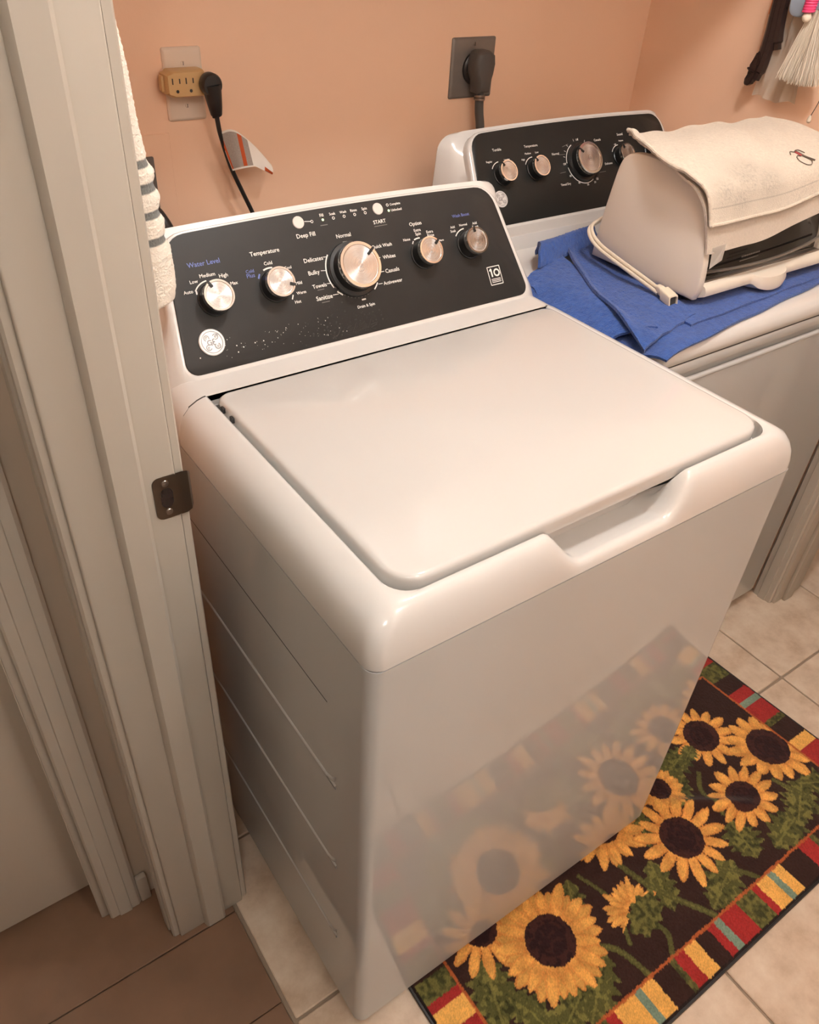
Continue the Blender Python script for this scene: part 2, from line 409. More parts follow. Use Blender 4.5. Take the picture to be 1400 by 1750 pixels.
for i in range(3):
    x0 = -hw + i * 2 * hw / 3; x1 = x0 + 2 * hw / 3
    dr = boxo('door', (x0 + .002, SHY - WB, .001), (x1 - .002, SHY - WB + .019, .718), 'trim', cb, .003)
    boxo('pull', (x1 - .05, SHY - WB - .02, .06), (x1 - .04, SHY - WB, .16), 'chrome', dr, .002)
#part2
# ------------------------------------------------------------------ washer and dryer
W = .686
PO, PS, PN = Vector((0, .512, .935)), Vector((0, .5786, .8156)), Vector((0, -.8156, .5786))
PF = frame(PO, (1, 0, 0), PS, PN)        # control panel frame: x, s up the slope, n outwards
SIDE = [(0, .869), (0, .882), (.003, .897), (.009, .911), (.018, .921), (.030, .9275), (.038, .930), (.042, .9305), (.0445, .929), (.045, .905), (.058, .903)]
FRONT = [(0, .869), (.001, .882), (.0035, .897), (.0065, .909), (.0095, .917), (.0135, .9245), (.0175, .9285), (.0235, .9305), (.026, .929), (.0265, .905), (.038, .903)]
SCOOP = [(0, .869), (.001, .8725), (.002, .876), (.004, .8795), (.008, .882), (.014, .8815), (.022, .8795), (.034, .8755), (.047, .872), (.060, .870), (.075, .869)]
def panel_outline(e=0., nx=24, arch=.006):
    """trapezoid with rounded top corners and an arched top, in panel coordinates"""
    yb, yt = -e, .1835 + e * .38; xc = .3425
    hb, ht = .3035 + e, .2775 + e
    rb, rt = .016 + e, .034 + e
    def corner(c, a, b, r):
        c, a, b = Vector(c), Vector(a), Vector(b)
        u = (a - c).normalized(); v_ = (b - c).normalized(); half = u.angle(v_) / 2
        t = r / math.tan(half); ctr = c + (u + v_).normalized() * (r / math.sin(half))
        s = c + u * t - ctr; f = c + v_ * t - ctr; ang = s.angle(f); out = []
        for k in range(7):
            q = k / 6
            out.append(ctr + (s * math.sin((1 - q) * ang) + f * math.sin(q * ang)) / math.sin(ang))
        return out
    BL, BR, TR, TL = (xc - hb, yb), (xc + hb, yb), (xc + ht, yt), (xc - ht, yt)
    cs = [corner(BL, TL, BR, rb), corner(BR, BL, TR, rb), corner(TR, BR, TL, rt), corner(TL, TR, BL, rt)]
    pts = []
    for i, c in enumerate(cs):
        pts += c; n = nx if i % 2 == 0 else 6
        s, f = c[-1], cs[(i + 1) % 4][0]
        for k in range(1, n): pts.append(s.lerp(f, k / n))
    out = []
    for p in pts:
        q = max(0, min(1, (p.y - .08) / .09)); out.append((p.x, p.y + arch * q * max(0, 1 - ((p.x - xc) / ht) ** 2)))
    return out
def cabinet_mesh(depth, zb, zt):
    bm = bmesh.new()
    ring = rrect(0, W, 0, depth, (.016, .016, .008, .008), 6)
    loops(bm, [[(x, y, zb) for x, y in ring], [(x, y, zt) for x, y in ring]], True, True)
    return bm
def console(root, depth):
    bm = bmesh.new()
    ring = lambda e, n: [PF @ Vector((x, y, n)) for x, y in panel_outline(e)]
    base = panel_outline(0.)
    def back(y, ins):
        zt, zb = 1.080 - ins, .90; hb, ht = .341 - ins, .327 - ins; r = .045
        # same ordering as panel_outline, larger and squarer
        out = []
        for (px, py) in base:
            q = max(0, min(1, py / .18)); s = (px - .3425) / (.3035 + (.2775 - .3035) * q)
            s = max(-1, min(1, s)); h = hb + (ht - hb) * q
            out.append(Vector((.3425 + s * h, y, zb + (zt - zb) * (py / .1825))))
        return out
    def flare(e, n, f):
        out = []
        for (bx, by), (x, y) in zip(base, panel_outline(e)):
            k = sm((.10 - by) / .10) * f; side_ = abs(bx - .3425) > .27
            dx = (x - .3425) / abs(x - .3425) if side_ else 0
            out.append(PF @ Vector((x + dx * k * 1.0, y - (k * .9 if by < .012 else k * .25), n - k * .62)))
        return out
    rs = [ring(.0005, .0), ring(.006, -.0002), flare(.009, -.002, .005), flare(.0105, -.006, .016), flare(.0105, -.011, .026), flare(.0105, -.018, .034)]
    last = rs[-1]; b1 = back(depth - .012, 0.)
    mid = [a.lerp(b, .5) + Vector((0, 0, .006 * (1 if b.z > 1.0 else 0))) for a, b in zip(last, b1)]
    for m_, a in zip(mid, last):
        if a.z > .96: m_.x += (.3425 - m_.x) * -.012
    rs += [[a.lerp(b, .5) for a, b in zip(last, mid)], mid, b1, back(depth, .008)]
    loops(bm, rs, True, True)
    # deck the console stands on, with the same shoulders as the top cover
    prof = [(x, z) for x, z in SIDE[:8]]
    poly = prof + [(W - x, z) for x, z in reversed(prof)]
    for_y = [(.4642, -.0022), (.4652, -.0006), (.4680, 0), (depth, 0)]
    loops(bm, [[(x, y, z + dz) for x, z in poly] for y, dz in for_y], True, True)
    return obj('console', bm, 'plastic', root, True, 40)
def panel(root, m):
    bm = bmesh.new()
    o = panel_outline(0.); i = panel_outline(-.0008)
    loops(bm, [[(x, y, -.002) for x, y in o], [(x, y, .0008) for x, y in o], [(x, y, .0014) for x, y in i]], True, True)
    return obj('control_panel', bm, m, root, True, 40, PF)
def knob(root, x, s, r, h, ang, big=False):
    mtx = PF @ Matrix.Translation((x, s, .0014))
    bm = bmesh.new()
    prof = [(r * 1.06, 0), (r * 1.06, .002), (r * 1.0, .003), (r * .985, h * .72), (r * .96, h * .74)]
    if big: prof = [(r * 1.20, 0), (r * 1.20, .0055), (r * 1.17, .007), (r * 1.02, .0075), (r * .985, h * .72), (r * .96, h * .74)]
    lathe(bm, prof, 40)
    k = obj('knob', bm, 'knob', root, True, 30, mtx)
    bm = bmesh.new()
    lathe(bm, [(r * .985, h * .70), (r, h * .74), (r, h * .94), (r * .975, h * 1.0), (r * .86, h * 1.0), (r * .835, h * .955), (r * .82, h * .95)], 44)
    obj('bezel', bm, 'chrome', k, True, 30)
    bm = bmesh.new(); lathe(bm, [(r * .83, h * .95), (.0, h * .951)], 44)
    obj('knob_face', bm, 'steel', k, True, 60)
    bm = bmesh.new(); a = math.radians(ang); R = Matrix.Rotation(a, 4, 'Z')
    vs = box(bm, (r * .60, -.0021, h * .80), (r * 1.015, .0021, h * 1.02), .0006, 1)
    for v in bm.verts: v.co = R @ v.co
    obj('pointer', bm, 'knob', k, False)
    return k
def lettering(parent, items, draws, m):
    z = .00165
    for t_, x, y, wd in items:                       # every printed word is a piece of its own
        bm = bmesh.new(); add_text(bm, t_, 0, 0, wd, 0, bold=.00010)
        obj('lettering', bm, m, parent, False, 35, Matrix.Translation((x, y, z)))
    if draws:
        bm = bmesh.new()
        for f in draws: f(bm, z)
        tag(obj('dial_marks', bm, m, parent, False), None, None, None, 'stuff')
def badge(root, x, s, r):
    mtx = PF @ Matrix.Translation((x, s, .0014)); bm = bmesh.new()
    lathe(bm, [(r, 0), (r, .0018), (r * .94, .0026), (r * .86, .0026), (r * .83, .0020), (.0, .0021)], 40)
    b = obj('badge', bm, 'badge', root, True, 30, mtx)
    bm = bmesh.new(); z = .0028
    arc(bm, (0, 0), r * .80, 0, 360, r * .045, z, 40)
    for k in range(4):                                   # curling strokes round the rim
        a = 45 + 90 * k; c = (r * .50 * math.cos(math.radians(a)), r * .50 * math.sin(math.radians(a)))
        arc(bm, c, r * .20, a - 160, a + 110, r * .07, z, 16)
        arc(bm, (c[0] * 1.05, c[1] * 1.05), r * .07, 0, 300, r * .05, z, 10)
    # script monogram
    arc(bm, (-r * .19, 0), r * .17, 40, 320, r * .085, z, 18); seg(bm, (-r * .19, -.01 * r), (-r * .03, -.01 * r), r * .07, z); seg(bm, (-r * .05, 0), (-r * .08, -r * .26), r * .075, z)
    arc(bm, (r * .17, r * .10), r * .11, 60, 290, r * .08, z, 14); arc(bm, (r * .17, -r * .10), r * .12, 80, 310, r * .08, z, 14)
    obj('emblem', bm, 'badgeink', b, False)
def tick(a, b, wd): return lambda bm, z: seg(bm, a, b, wd, z)
def arcf(*k): return lambda bm, z: arc(bm, *k, z)

def make_washer():
    root = empty('washing_machine', (0, 0, 0), 'white top-loading washing machine with closed lid and charcoal control panel', 'washing machine')
    cab = obj('cabinet', cabinet_mesh(.665, .012, .8685), 'white', root, True, 30)
    for zr in (.600, .410, .203):                        # pressed ribs of the left side sheet
        bm = bmesh.new()
        pts = [(0, .60, zr), (0, .11, zr), (0, .085, zr + .002), (0, .073, zr + .009), (0, .066, zr + .018)]
        pts = spline(pts, 5); rings = []
        for p in pts:
            rings.append([(-.0022 * math.sin(a), p.y, p.z - .0042 * math.cos(a)) for a in np.linspace(0, PI, 6)])
        loops(bm, rings, closed=False); obj('side_rib', bm, 'white', cab, True, 80)
    boxo('side_seam', (-.0003, .085, .7425), (.001, .60, .7437), 'dark', cab)
    for x in (.05, W - .05):
        for y in (.05, .61):
            bm = bmesh.new(); lathe(bm, [(.02, .0085 if y < .3 else 0.0), (.02, .014)], 16, Matrix.Translation((x, y, 0))); obj('foot', bm, 'foot', root)
    # dark strip standing in for the thin shadow gap between cabinet and top cover
    bm = bmesh.new(); ring = rrect(.0015, W - .0015, .0015, .66, .015, 6); prism(bm, ring, .867, .8705); obj('shadow_gap', bm, 'dark', root)
    # top cover with lid opening and hand scoop
    NF, NC, NS, NB = 150, 8, 30, 20
    def ring(k):
        (sx, sz), (fy, fz), (cy, cz) = SIDE[k], FRONT[k], SCOOP[k]
        x0, x1, y0, y1 = sx, W - sx, fy, .4625
        r = .0185 if k < 3 else .020 if k < 8 else .030
        rows = []
        def scoop(x): return sm((x - .228) / .058) * sm((.470 - x) / .050)
        for i in range(NF + 1):
            x = x0 + r + (x1 - x0 - 2 * r) * i / NF; b = scoop(x)
            rows.append((x, y0 + (cy - fy) * b, fz + (cz - fz) * b))
        for i in range(1, NC + 1):
            a = -PI / 2 + PI / 2 * i / NC; wf = math.sin(a) ** 2
            rows.append((x1 - r + r * math.cos(a), y0 + r + r * math.sin(a), sz + (fz - sz) * wf))
        for i in range(1, NS + 1): rows.append((x1, y0 + r + (y1 - y0 - r) * i / NS, sz))
        for i in range(1, NB): rows.append((x1 + (x0 - x1) * i / NB, y1, sz))
        for i in range(NS): rows.append((x0, y1 + (y0 + r - y1) * i / NS, sz))
        for i in range(NC):
            a = PI + PI / 2 * i / NC; wf = math.sin(a) ** 2
            rows.append((x0 + r + r * math.cos(a), y0 + r + r * math.sin(a), sz + (fz - sz) * wf))
        return [(x, y, z + .0012) for x, y, z in rows]
    bm = bmesh.new(); loops(bm, [ring(k) for k in range(len(SIDE))])
    obj('top_cover', bm, 'plastic', root, True, 60)
    boxo('tub_deck', (.03, .062, .86), (W - .03, .49, .9128), 'plastic', root)
    # lid
    bm = bmesh.new()
    def lr(i, z): return [(x, y, z) for x, y in rrect(.0505 + i, .6355 - i, .0323 + i, .4525 - i, (.036 - i, .036 - i, .016, .016), 8, 6, 6)]
    loops(bm, [lr(.004, .9145), lr(.0005, .9165), lr(0, .921), lr(0, .931), lr(.0008, .9345), lr(.003, .9368), lr(.0065, .9377)], True, True)
    obj('lid', bm, 'lid', root, True, 40)
    boxo('groove_strip', (.046, .449, .905), (W - .046, .4622, .9245), 'groove', root, .001, 1)  # strip added behind the lid, its grey stands for the groove's shade
    for sgn in (0, 1):                                    # dark joint between top cover and console deck on each shoulder
        bm = bmesh.new(); q = [((W - x - .0009 if sgn else x + .0009), z + .0004) for x, z in SIDE[:8]]
        loops(bm, [[(x, y, z) for x, z in q] for y in (.4610, .4668)], closed=False); obj('deck_joint', bm, 'dark', root)
    for y in (.395, .422): boxo('lid_bumper', (.0470, y, .925), (.0508, y + .008, .9325), 'dark', root, .0006, 1)
    console(root, .665)
    p = panel(root, 'panel')
    kx = [.1075, .1995, .328, .458, .549]; ks = .093
    for i, (x, a) in enumerate(zip(kx, (118, -22, 36, 38, 92))):
        b = i == 2; knob(root, x, ks + (.001 * i), .034 if b else .0213, .029 if b else .026, a, b)
    badge(root, .0853, .0385, .0180)
    T = [('Medium', .109, .1265, .022), ('High', .131, .1222, .0125), ('Low', .088, .121, .011), ('Max', .1423, .1095, .0105), ('Auto', .0762, .109, .013),
         ('Temperature', .1999, .1428, .045), ('Cold', .1998, .127, .0125), ('Cool', .2272, .116, .011), ('Mild', .2368, .0922, .0095), ('Warm', .236, .0785, .0150), ('Hot', .2268, .067, .0095),
         ('Deep Fill', .2702, .1558, .030), ('Fill', .304, .1795, .006), ('Soak', .322, .1792, .010), ('Wash', .3403, .1792, .011), ('Rinse', .3586, .1792, .011), ('Spin', .3774, .1792, .009),
         ('START', .3973, .1568, .022), ('Normal', .3299, .1462, .0245), ('Delicates', .2702, .1205, .031), ('Bulky', .2648, .1022, .018), ('Towels', .2673, .0825, .023), ('Sanitize', .2693, .065, .0265), ('Drain & Spin', .3329, .0405, .030),
         ('Quick Wash', .3890, .1215, .036), ('Whites', .3963, .104, .0225), ('Casuals', .3949, .0834, .025), ('Activewear', .3902, .0663, .034),
         ('Complete', .4332, .179, .019), ('Unlocked', .4328, .1703, .019), ('Option', .4594, .1447, .0225), ('None', .4357, .1232, .0125), ('Extra', .4596, .1345, .0125), ('Spin', .4591, .1288, .010), ('Extra', .4817, .1288, .0125), ('Rinse', .4818, .1232, .0125), ('Warm', .4985, .1125, .010),
         ('Add', .527, .129, .0085), ('Soak', .5263, .1228, .0105), ('Normal', .5489, .1297, .0155), ('Add', .5722, .1290, .009), ('Boost', .5719, .1235, .012)]
    k3 = (kx[2], ks + .002)
    D = [tick((.0868, .1035), (.0872, .1085), .0022), arcf((.1075, .093), .0262, 95, 145, .0017), arcf((.1995, .094), .0262, 80, 112, .0022), tick((.2192, .0715), (.2225, .0775), .0018),
         tick((.3255, .1358), (.3325, .1358), .0026), arcf(k3, .0435, 140, 207, .0019), tick((.2925, .0690), (.3000, .0625), .0022), tick((.3285, .0497), (.3355, .0497), .0022), arcf(k3, .0435, -52, -36, .0019),
         tick((.2865, .1208), (.2935, .1202), .0009), tick((.2765, .1026), (.2850, .1014), .0009), tick((.2800, .083), (.2870, .0822), .0009), tick((.2840, .0654), (.2935, .0652), .0009),
         tick((.3735, .1045), (.3805, .1045), .0009), tick((.3735, .0836), (.3800, .0836), .0009), tick((.3640, .0668), (.3715, .0666), .0009),
         tick((.274, .1745), (.284, .1732), .0009), arcf((.286, .1728), .0018, 0, 360, .0008), arcf((.458, .096), .0262, 85, 110, .002), tick((.4440, .1150), (.4470, .1190), .0018),
         arcf((.549, .097), .0265, 92, 140, .0017)]
    for x in (.322, .3403, .3586, .3772): D.append(arcf((x, .1727), .0018, 0, 360, .0009))
    D.append(arcf((.4191, .1787), .0018, 0, 360, .0009))
    # framed ten badge
    bx0, bx1, by0, by1 = .5722, .5975, .0262, .0555
    for a, b in (((bx0, by0), (bx1, by0)), ((bx0, by1), (bx1, by1)), ((bx0, by0), (bx0, by1)), ((bx1, by0), (bx1, by1))): D.append(tick(a, b, .0013))
    D += [arcf((.5895, .0450), .0052, 0, 360, .0026), tick((.5790, .0390), (.5790, .0520), .0028), tick((.5755, .0490), (.5795, .0525), .0022),
          tick((.5755, .0352), (.5945, .0352), .0011), tick((.5755, .0327), (.5945, .0327), .0011), tick((.5755, .0302), (.5945, .0302), .0011)]
    lettering(p, T, D, 'ink')
    lettering(p, [('Water Level', .1092, .1428, .046), ('Cold', .1698, .1207, .012), ('Plus', .1692, .1148, .012), ('Wash Boost', .5492, .1452, .034)], [tick((.179, .1085), (.1825, .1145), .0022)], 'inkblue')
    lettering(p, [], [tick((.3035 - .006, .165), (.3035 + .006, .165), .0012), tick((.386, .1505), (.409, .1505), .0009), tick((.262, .0765), (.273, .0765), .0009), tick((.263, .0580), (.276, .0580), .0009)] + [arcf(k3, .0415, 200 + 8 * i, 202 + 8 * i, .0015) for i in range(12)], 'inkdim')
    bm = bmesh.new(); lathe(bm, [(.0088, 0), (.0088, .0010), (.0080, .0016), (.0, .0017)], 28)
    me = None
    for x, s_ in ((.2642, .1745), (.4003, .1753)):
        b = bm.copy(); obj('button', b, 'button', root, True, 30, PF @ Matrix.Translation((x, s_, .0014)))
    bm.free()
    for x, s_ in ((.3042, .1727), (.419, .1703)):
        bm = bmesh.new(); lathe(bm, [(.0019, 0), (.0016, .0006), (0, .0008)], 12); obj('indicator_light', bm, 'ledgreen', root, True, 60, PF @ Matrix.Translation((x, s_, .0014)))
    # dried splashes: pale specks and dark drops on the panel
    bm = bmesh.new()
    for i in range(70):
        t = random.random(); x = .09 + .20 * t; s_ = .010 + .030 * random.random() * (1 - .3 * t) + (.012 if random.random() < .3 else 0)
        disc(bm, (x, s_), random.choice((.00025, .0003, .0004, .0006)), .00160, 7)
    for x, s_ in ((.118, .027), (.1175, .018), (.127, .023), (.145, .025), (.158, .025), (.0635, .022), (.07, .038)): disc(bm, (x, s_), .0009, .00162, 9)
    tag(obj('dust_specks', bm, 'ink', p, False), None, None, None, 'stuff')
    bm = bmesh.new()
    for i in range(170):
        x = random.gauss(.29, .035); s_ = abs(random.gauss(.0, .022)) + .004
        if .205 < x < .40: disc(bm, (x, min(s_, .07)), random.choice((.0005, .0007, .0010, .0014)), .00158, 7)
    for i in range(26):
        x = random.gauss(.305, .016); seg(bm, (x, .006 + random.random() * .008), (x + .006 + random.random() * .008, .010 + random.random() * .010), .0012, .00158)
    tag(obj('water_drops', bm, 'knob', p, False), None, None, None, 'stuff')
    return root

DX, DY = .742, .283
def make_dryer():
    root = empty('clothes_dryer', (DX, DY, 0), 'white clothes dryer with black control panel, carrying a toaster oven', 'dryer')
    boxo('cabinet', (0, .012, .02), (W, .675, .862), 'white', root, .010, 3)
    for x in (.05, W - .05):
        for y in (.06, .62):
            bm = bmesh.new(); lathe(bm, [(.02, 0), (.02, .022)], 16, Matrix.Translation((x, y, 0))); obj('foot', bm, 'foot', root)
    # front: rail under the top, recessed grip, flat door panel with a rolled upper lip
    boxo('front_rail', (.001, .0, .846), (W - .001, .03, .868), 'white', root, .004, 2)
    boxo('grip_recess', (.004, .011, .815), (W - .004, .03, .848), 'white', root)
    dr = bmesh.new()
    ring = lambda i, y: [(x, y, z) for x, z in rrect(.002 + i, W - .002 - i, .035 + i, .828 - i, .010, 4)]
    loops(dr, [ring(0, .020), ring(0, .003), ring(.003, 0)], True, True)
    d_ = obj('front_panel', dr, 'white', root, True, 40)
    bm = bmesh.new(); tube(bm, [(.03, .004, .828), (W - .01, .004, .828)], .0055, 12, False); obj('panel_lip', bm, 'white', d_)
    bm = bmesh.new()
    vs = prism(bm, [(.012, .815), (.012, .846), (.020, .846), (.020, .815)], .16, W - .16, 'yzx'); obj('grip_plate', bm, 'white', d_, False)
    boxo('toe_kick', (.01, .03, .004), (W - .01, .05, .04), 'dark', root)
    # top
    bm = bmesh.new()
    def tr(i, z): return [(x, y, z) for x, y in rrect(i, W - i, i, .665, (.022, .022, .01, .01), 6, 4, 4)]
    loops(bm, [tr(.003, .868), tr(.0, .871), tr(0, .880), tr(.002, .888), tr(.007, .8945), tr(.015, .8985), tr(.028, .900)], True, True)
    obj('top_cover', bm, 'plastic', root, True, 50)
    bm = bmesh.new(); prism(bm, rrect(.0015, W - .0015, .0015, .66, .02, 6), .8672, .8695); obj('shadow_gap', bm, 'dark', root)  # dark strip standing in for the shaded gap under the top
    console(root, .665)
    p = panel(root, 'dpanel')
    ks = .099; kx = [.1195, .2095, .345, .467, .569]
    for i, (x, a) in enumerate(zip(kx, (128, 128, 140, 120, 100))):
        b = i == 2; knob(root, x, ks, .034 if b else .0213, .029 if b else .024, a, b)
    badge(root, .098, .052, .0165)
    k3 = (.345, ks)
    T = [('Tumble', .1215, .1490, .023), ('Regular', .0945, .1275, .0155), ('Extended', .1405, .1275, .014), ('Temperature', .2135, .1480, .037), ('Medium', .2005, .1335, .0165), ('Low', .2255, .1335, .009), ('High', .1838, .1225, .0085),
         ('Normal', .2758, .1250, .020), ('Off', .3475, .1480, .0075), ('Casuals', .4075, .1420, .0205), ('Delicates', .4245, .0890, .023), ('Timed Dry', .2834, .0600, .029), ('Sound', .4805, .1475, .018), ('Medium', .4795, .1335, .014), ('Off', .4588, .1270, .0065), ('Off', .2945, .1015, .0080),
         ('60', .3027, .0755, .0055), ('40', .3229, .0585, .0055), ('30', .3472, .0520, .0055), ('20', .3695, .0545, .0055), ('10', .3789, .0605, .0055)]
    D = [arcf((.1195, ks), .0262, 95, 148, .0016), arcf((.2095, ks), .0262, 90, 150, .0016), arcf(k3, .0435, 115, 176, .0018), arcf(k3, .0435, 188, 300, .0016), arcf((.467, ks), .0262, 90, 150, .0016)]
    for a in (18, 40, 62, 84, 100, 128, 145, 160): D.append(tick((k3[0] + .047 * math.cos(math.radians(a)), k3[1] + .047 * math.sin(math.radians(a))), (k3[0] + .052 * math.cos(math.radians(a)), k3[1] + .052 * math.sin(math.radians(a))), .0009))
    lettering(p, T, D, 'ink')
    lettering(p, [], [tick((.300, .137), (.318, .141), .0012), tick((.283, .122), (.303, .121), .001), tick((.275, .084), (.292, .085), .001), tick((.39, .073), (.41, .073), .001)], 'inkdim')
    return root
make_washer(); make_dryer()
# ------------------------------------------------------------------ wall plates, adapter, plugs and cords
def wall_plate(name, label, x, z, w_, h_, m, screws):
    t = empty(name, (x + w_ / 2, WB, z + h_ / 2), label, 'wall plate')
    bm = bmesh.new()
    r = lambda i, y: [(u, y, v) for u, v in rrect(-w_ / 2 + i, w_ / 2 - i, -h_ / 2 + i, h_ / 2 - i, .004, 4)]
    loops(bm, [r(0, 0), r(0, -.0025), r(.003, -.0055), r(.005, -.006)], True, True)
    obj('plate', bm, m, t, True, 40)
    for u, v in screws:
        bm = bmesh.new(); lathe(bm, [(.0036, 0), (.0030, .0012), (0, .0015)], 14, frame((u, -.006, v), (1, 0, 0), (0, 0, 1), (0, -1, 0)))
        s = obj('screw', bm, m if m == 'plate' else 'screw', t)
        boxo('screw_slot', (u - .0005, -.0078, v - .0028), (u + .0005, -.0072, v + .0028), 'dark', s)
    return t
wall_plate('outlet_plate', 'cream outlet cover plate under the tan adapter on the back wall', .262, 1.116, .070, .1145, 'plate', [(.0, .033), (.0, -.033)])
wp = wall_plate('dryer_outlet_plate', 'square dull grey metal outlet plate above the dryer', .8825, 1.112, .1158, .1143, 'metalplate', [(0, .045)])
bm = bmesh.new(); lathe(bm, [(.031, 0), (.031, .006), (.027, .009), (0, .009)], 36, frame((.002, -.005, 0), (1, 0, 0), (0, 0, 1), (0, -1, 0))); obj('socket', bm, 'black', wp)

ta = empty('outlet_adapter', (.288, WB - .006, 1.180), 'tan three-way outlet adapter plugged into the cream plate', 'adapter')
bm = bmesh.new()
rr = lambda i, y, e=0: [(u, y, v) for u, v in rrect(-.036 + i - e, .036 - i + e, -.021 + i, .021 - i, (.006, .006, .006, .006), 4)]
loops(bm, [rr(.004, -.0005), rr(.0, -.004), rr(0, -.022), rr(.001, -.030), rr(.003, -.034)], True, True)
for v in bm.verts:
    if abs(v.co.z) > .015 and v.co.x < -.02: v.co.x += .006
obj('body', bm, 'tap', ta, True, 40)
boxo('end_tab', (-.0405, -.020, -.012), (-.033, -.006, .012), 'tap', ta, .002)
for i, ux in enumerate((-.0195, .0045)):
    bm = bmesh.new()
    for du, hh in ((-.0062, .0046), (.0062, .0038)): box(bm, (ux + du - .0009, -.0346, .0055 - hh), (ux + du + .0009, -.0335, .0055 + hh))
    lathe(bm, [(.0026, 0), (.0026, .0011)], 14, frame((ux + .001, -.0335, -.0100), (1, 0, 0), (0, 0, 1), (0, -1, 0)))
    tag(obj('socket_holes', bm, 'dark', ta, False), None, None, None, 'stuff')
# washer cord
wc = empty('washer_power_cord', (.325, WB - .042, 1.18), 'black washer power cord with angled plug in the tan adapter', 'power cord')
bm = bmesh.new()
F = frame((0, 0, 0), (1, 0, 0), (0, 0, 1), (0, -1, 0))
lathe(bm, [(.0165, .0), (.0185, .003), (.0185, .016), (.016, .020), (0, .0205)], 28, F)
tube(bm, [(0.001, -.010, 0), (.003, -.010, -.020), (.005, -.009, -.036), (.0065, -.008, -.048)], lambda t: .0165 - .0065 * t, 16)
for k in range(4): tube(bm, [(.0055 + .0005 * k, -.0085, -.0400 - .003 * k), (.006 + .0005 * k, -.0085, -.0415 - .003 * k)], .0105 - .0005 * k, 14, False)
obj('plug', bm, 'black', wc, True, 40)
bm = bmesh.new()
o0 = Vector((.325, WB - .042, 1.18))
cp = [Vector(p) - o0 for p in ((.331, WB - .050, 1.135), (.333, WB - .050, 1.115), (.336, WB - .048, 1.10), (.346, WB - .043, 1.067), (.357, WB - .040, 1.034), (.375, WB - .039, .992), (.394, WB - .038, .949), (.42, WB - .06, .87), (.44, WB - .12, .78))]
tube(bm, cp, .0042, 12); obj('cable', bm, 'black', wc, True, 60)
# warning tag folded round the cable
tg = empty('warning_tag', (.345, WB - .05, 1.07), 'printed paper warning tag curling off the black washer cord', 'tag')
o1 = Vector((.345, WB - .05, 1.07))
_TAG = [((.3325, 1.030, 1.1005), (.3548, 1.030, 1.0345)), ((.3485, 1.018, 1.1085), (.3695, 1.020, 1.0395)), ((.3680, 1.018, 1.1010), (.3940, 1.020, 1.0405)), ((.4060, 1.032, 1.0700), (.4030, 1.022, 1.0370)), ((.4375, 1.036, 1.0350), (.4350, 1.030, 1.0185))]
TAG_TOP = spline([p[0] for p in _TAG], 8); TAG_BOT = spline([p[1] for p in _TAG], 8)
def tagpt(u, v, off=0.):
    top = path_pt(TAG_TOP, u); bot = path_pt(TAG_BOT, u)
    p = top.lerp(bot, v); g = math.sin(PI * v) * max(0, u - .45)
    return p + Vector((0, off - .010 * g, 0)) - o1
def tagsheet(name, m, u0, u1, v0, v1, off, parent):
    bm = bmesh.new(); nu, nv = 22, 12
    loops(bm, [[tagpt(u0 + (u1 - u0) * i / nu, v0 + (v1 - v0) * j / nv, off) for j in range(nv + 1)] for i in range(nu + 1)], closed=False)
    return obj(name, bm, m, parent, True, 80)
tagsheet('paper', 'tagwhite', 0, 1, 0, 1, 0, tg)
tagsheet('grey_print', 'taggrey', .02, .46, .05, .95, -.0005, tg)
tagsheet('orange_print', 'tagorange', .005, .035, .05, .95, -.0008, tg)
tagsheet('orange_print', 'tagorange', .25, .33, .05, .94, -.0008, tg)
tagsheet('orange_print', 'tagorange', .78, .995, .72, .97, -.0008, tg)
# dryer cord
dc = empty('dryer_power_cord', (.943, WB - .014, 1.172), 'thick grey dryer plug and cord below the square metal plate', 'power cord')
bm = bmesh.new()
body = [(-.020, .030), (-.010, .034), (.012, .034), (.024, .027), (.027, .010), (.024, -.010), (.020, -.022), (.017, -.046), (-.013, -.046), (-.016, -.022), (-.024, -.008), (-.025, .012)]
loops(bm, [[(x, -.001, z) for x, z in body], [(x, -.022, z) for x, z in body], [(x * .93, -.030, z * .95) for x, z in body], [(x * .75, -.034, z * .86) for x, z in body]], True, True)
obj('plug', bm, 'plug', dc, True, 45)
bm = bmesh.new(); tube(bm, [(.002, -.016, -.040), (.003, -.016, -.060), (.006, -.016, -.085), (.012, -.018, -.120), (.02, -.02, -.20)], .0095, 14); obj('cable', bm, 'plug', dc)
bm = bmesh.new()
for k in (-.052, -.058): lathe(bm, [(.0118, -.0022), (.0122, 0), (.0118, .0022)], 18, Matrix.Translation((.0025, -.016, k)))
obj('clamp', bm, 'screw', dc)
# grey supply box half hidden behind the towel, with a dark hose
sb = empty('supply_box', (.19, WB, 1.0), 'grey washer supply box on the back wall behind the striped towel', 'box')
boxo('frame', (-.045, -.010, -.06), (.033, -.0025, .063), 'greybox', sb, .002)
bm = bmesh.new(); tube(bm, [(.012, -.012, -.02), (.018, -.045, -.03), (.03, -.06, -.07), (.035, -.07, -.16), (.03, -.08, -.3)], .011, 12); obj('hose', bm, 'black', sb)

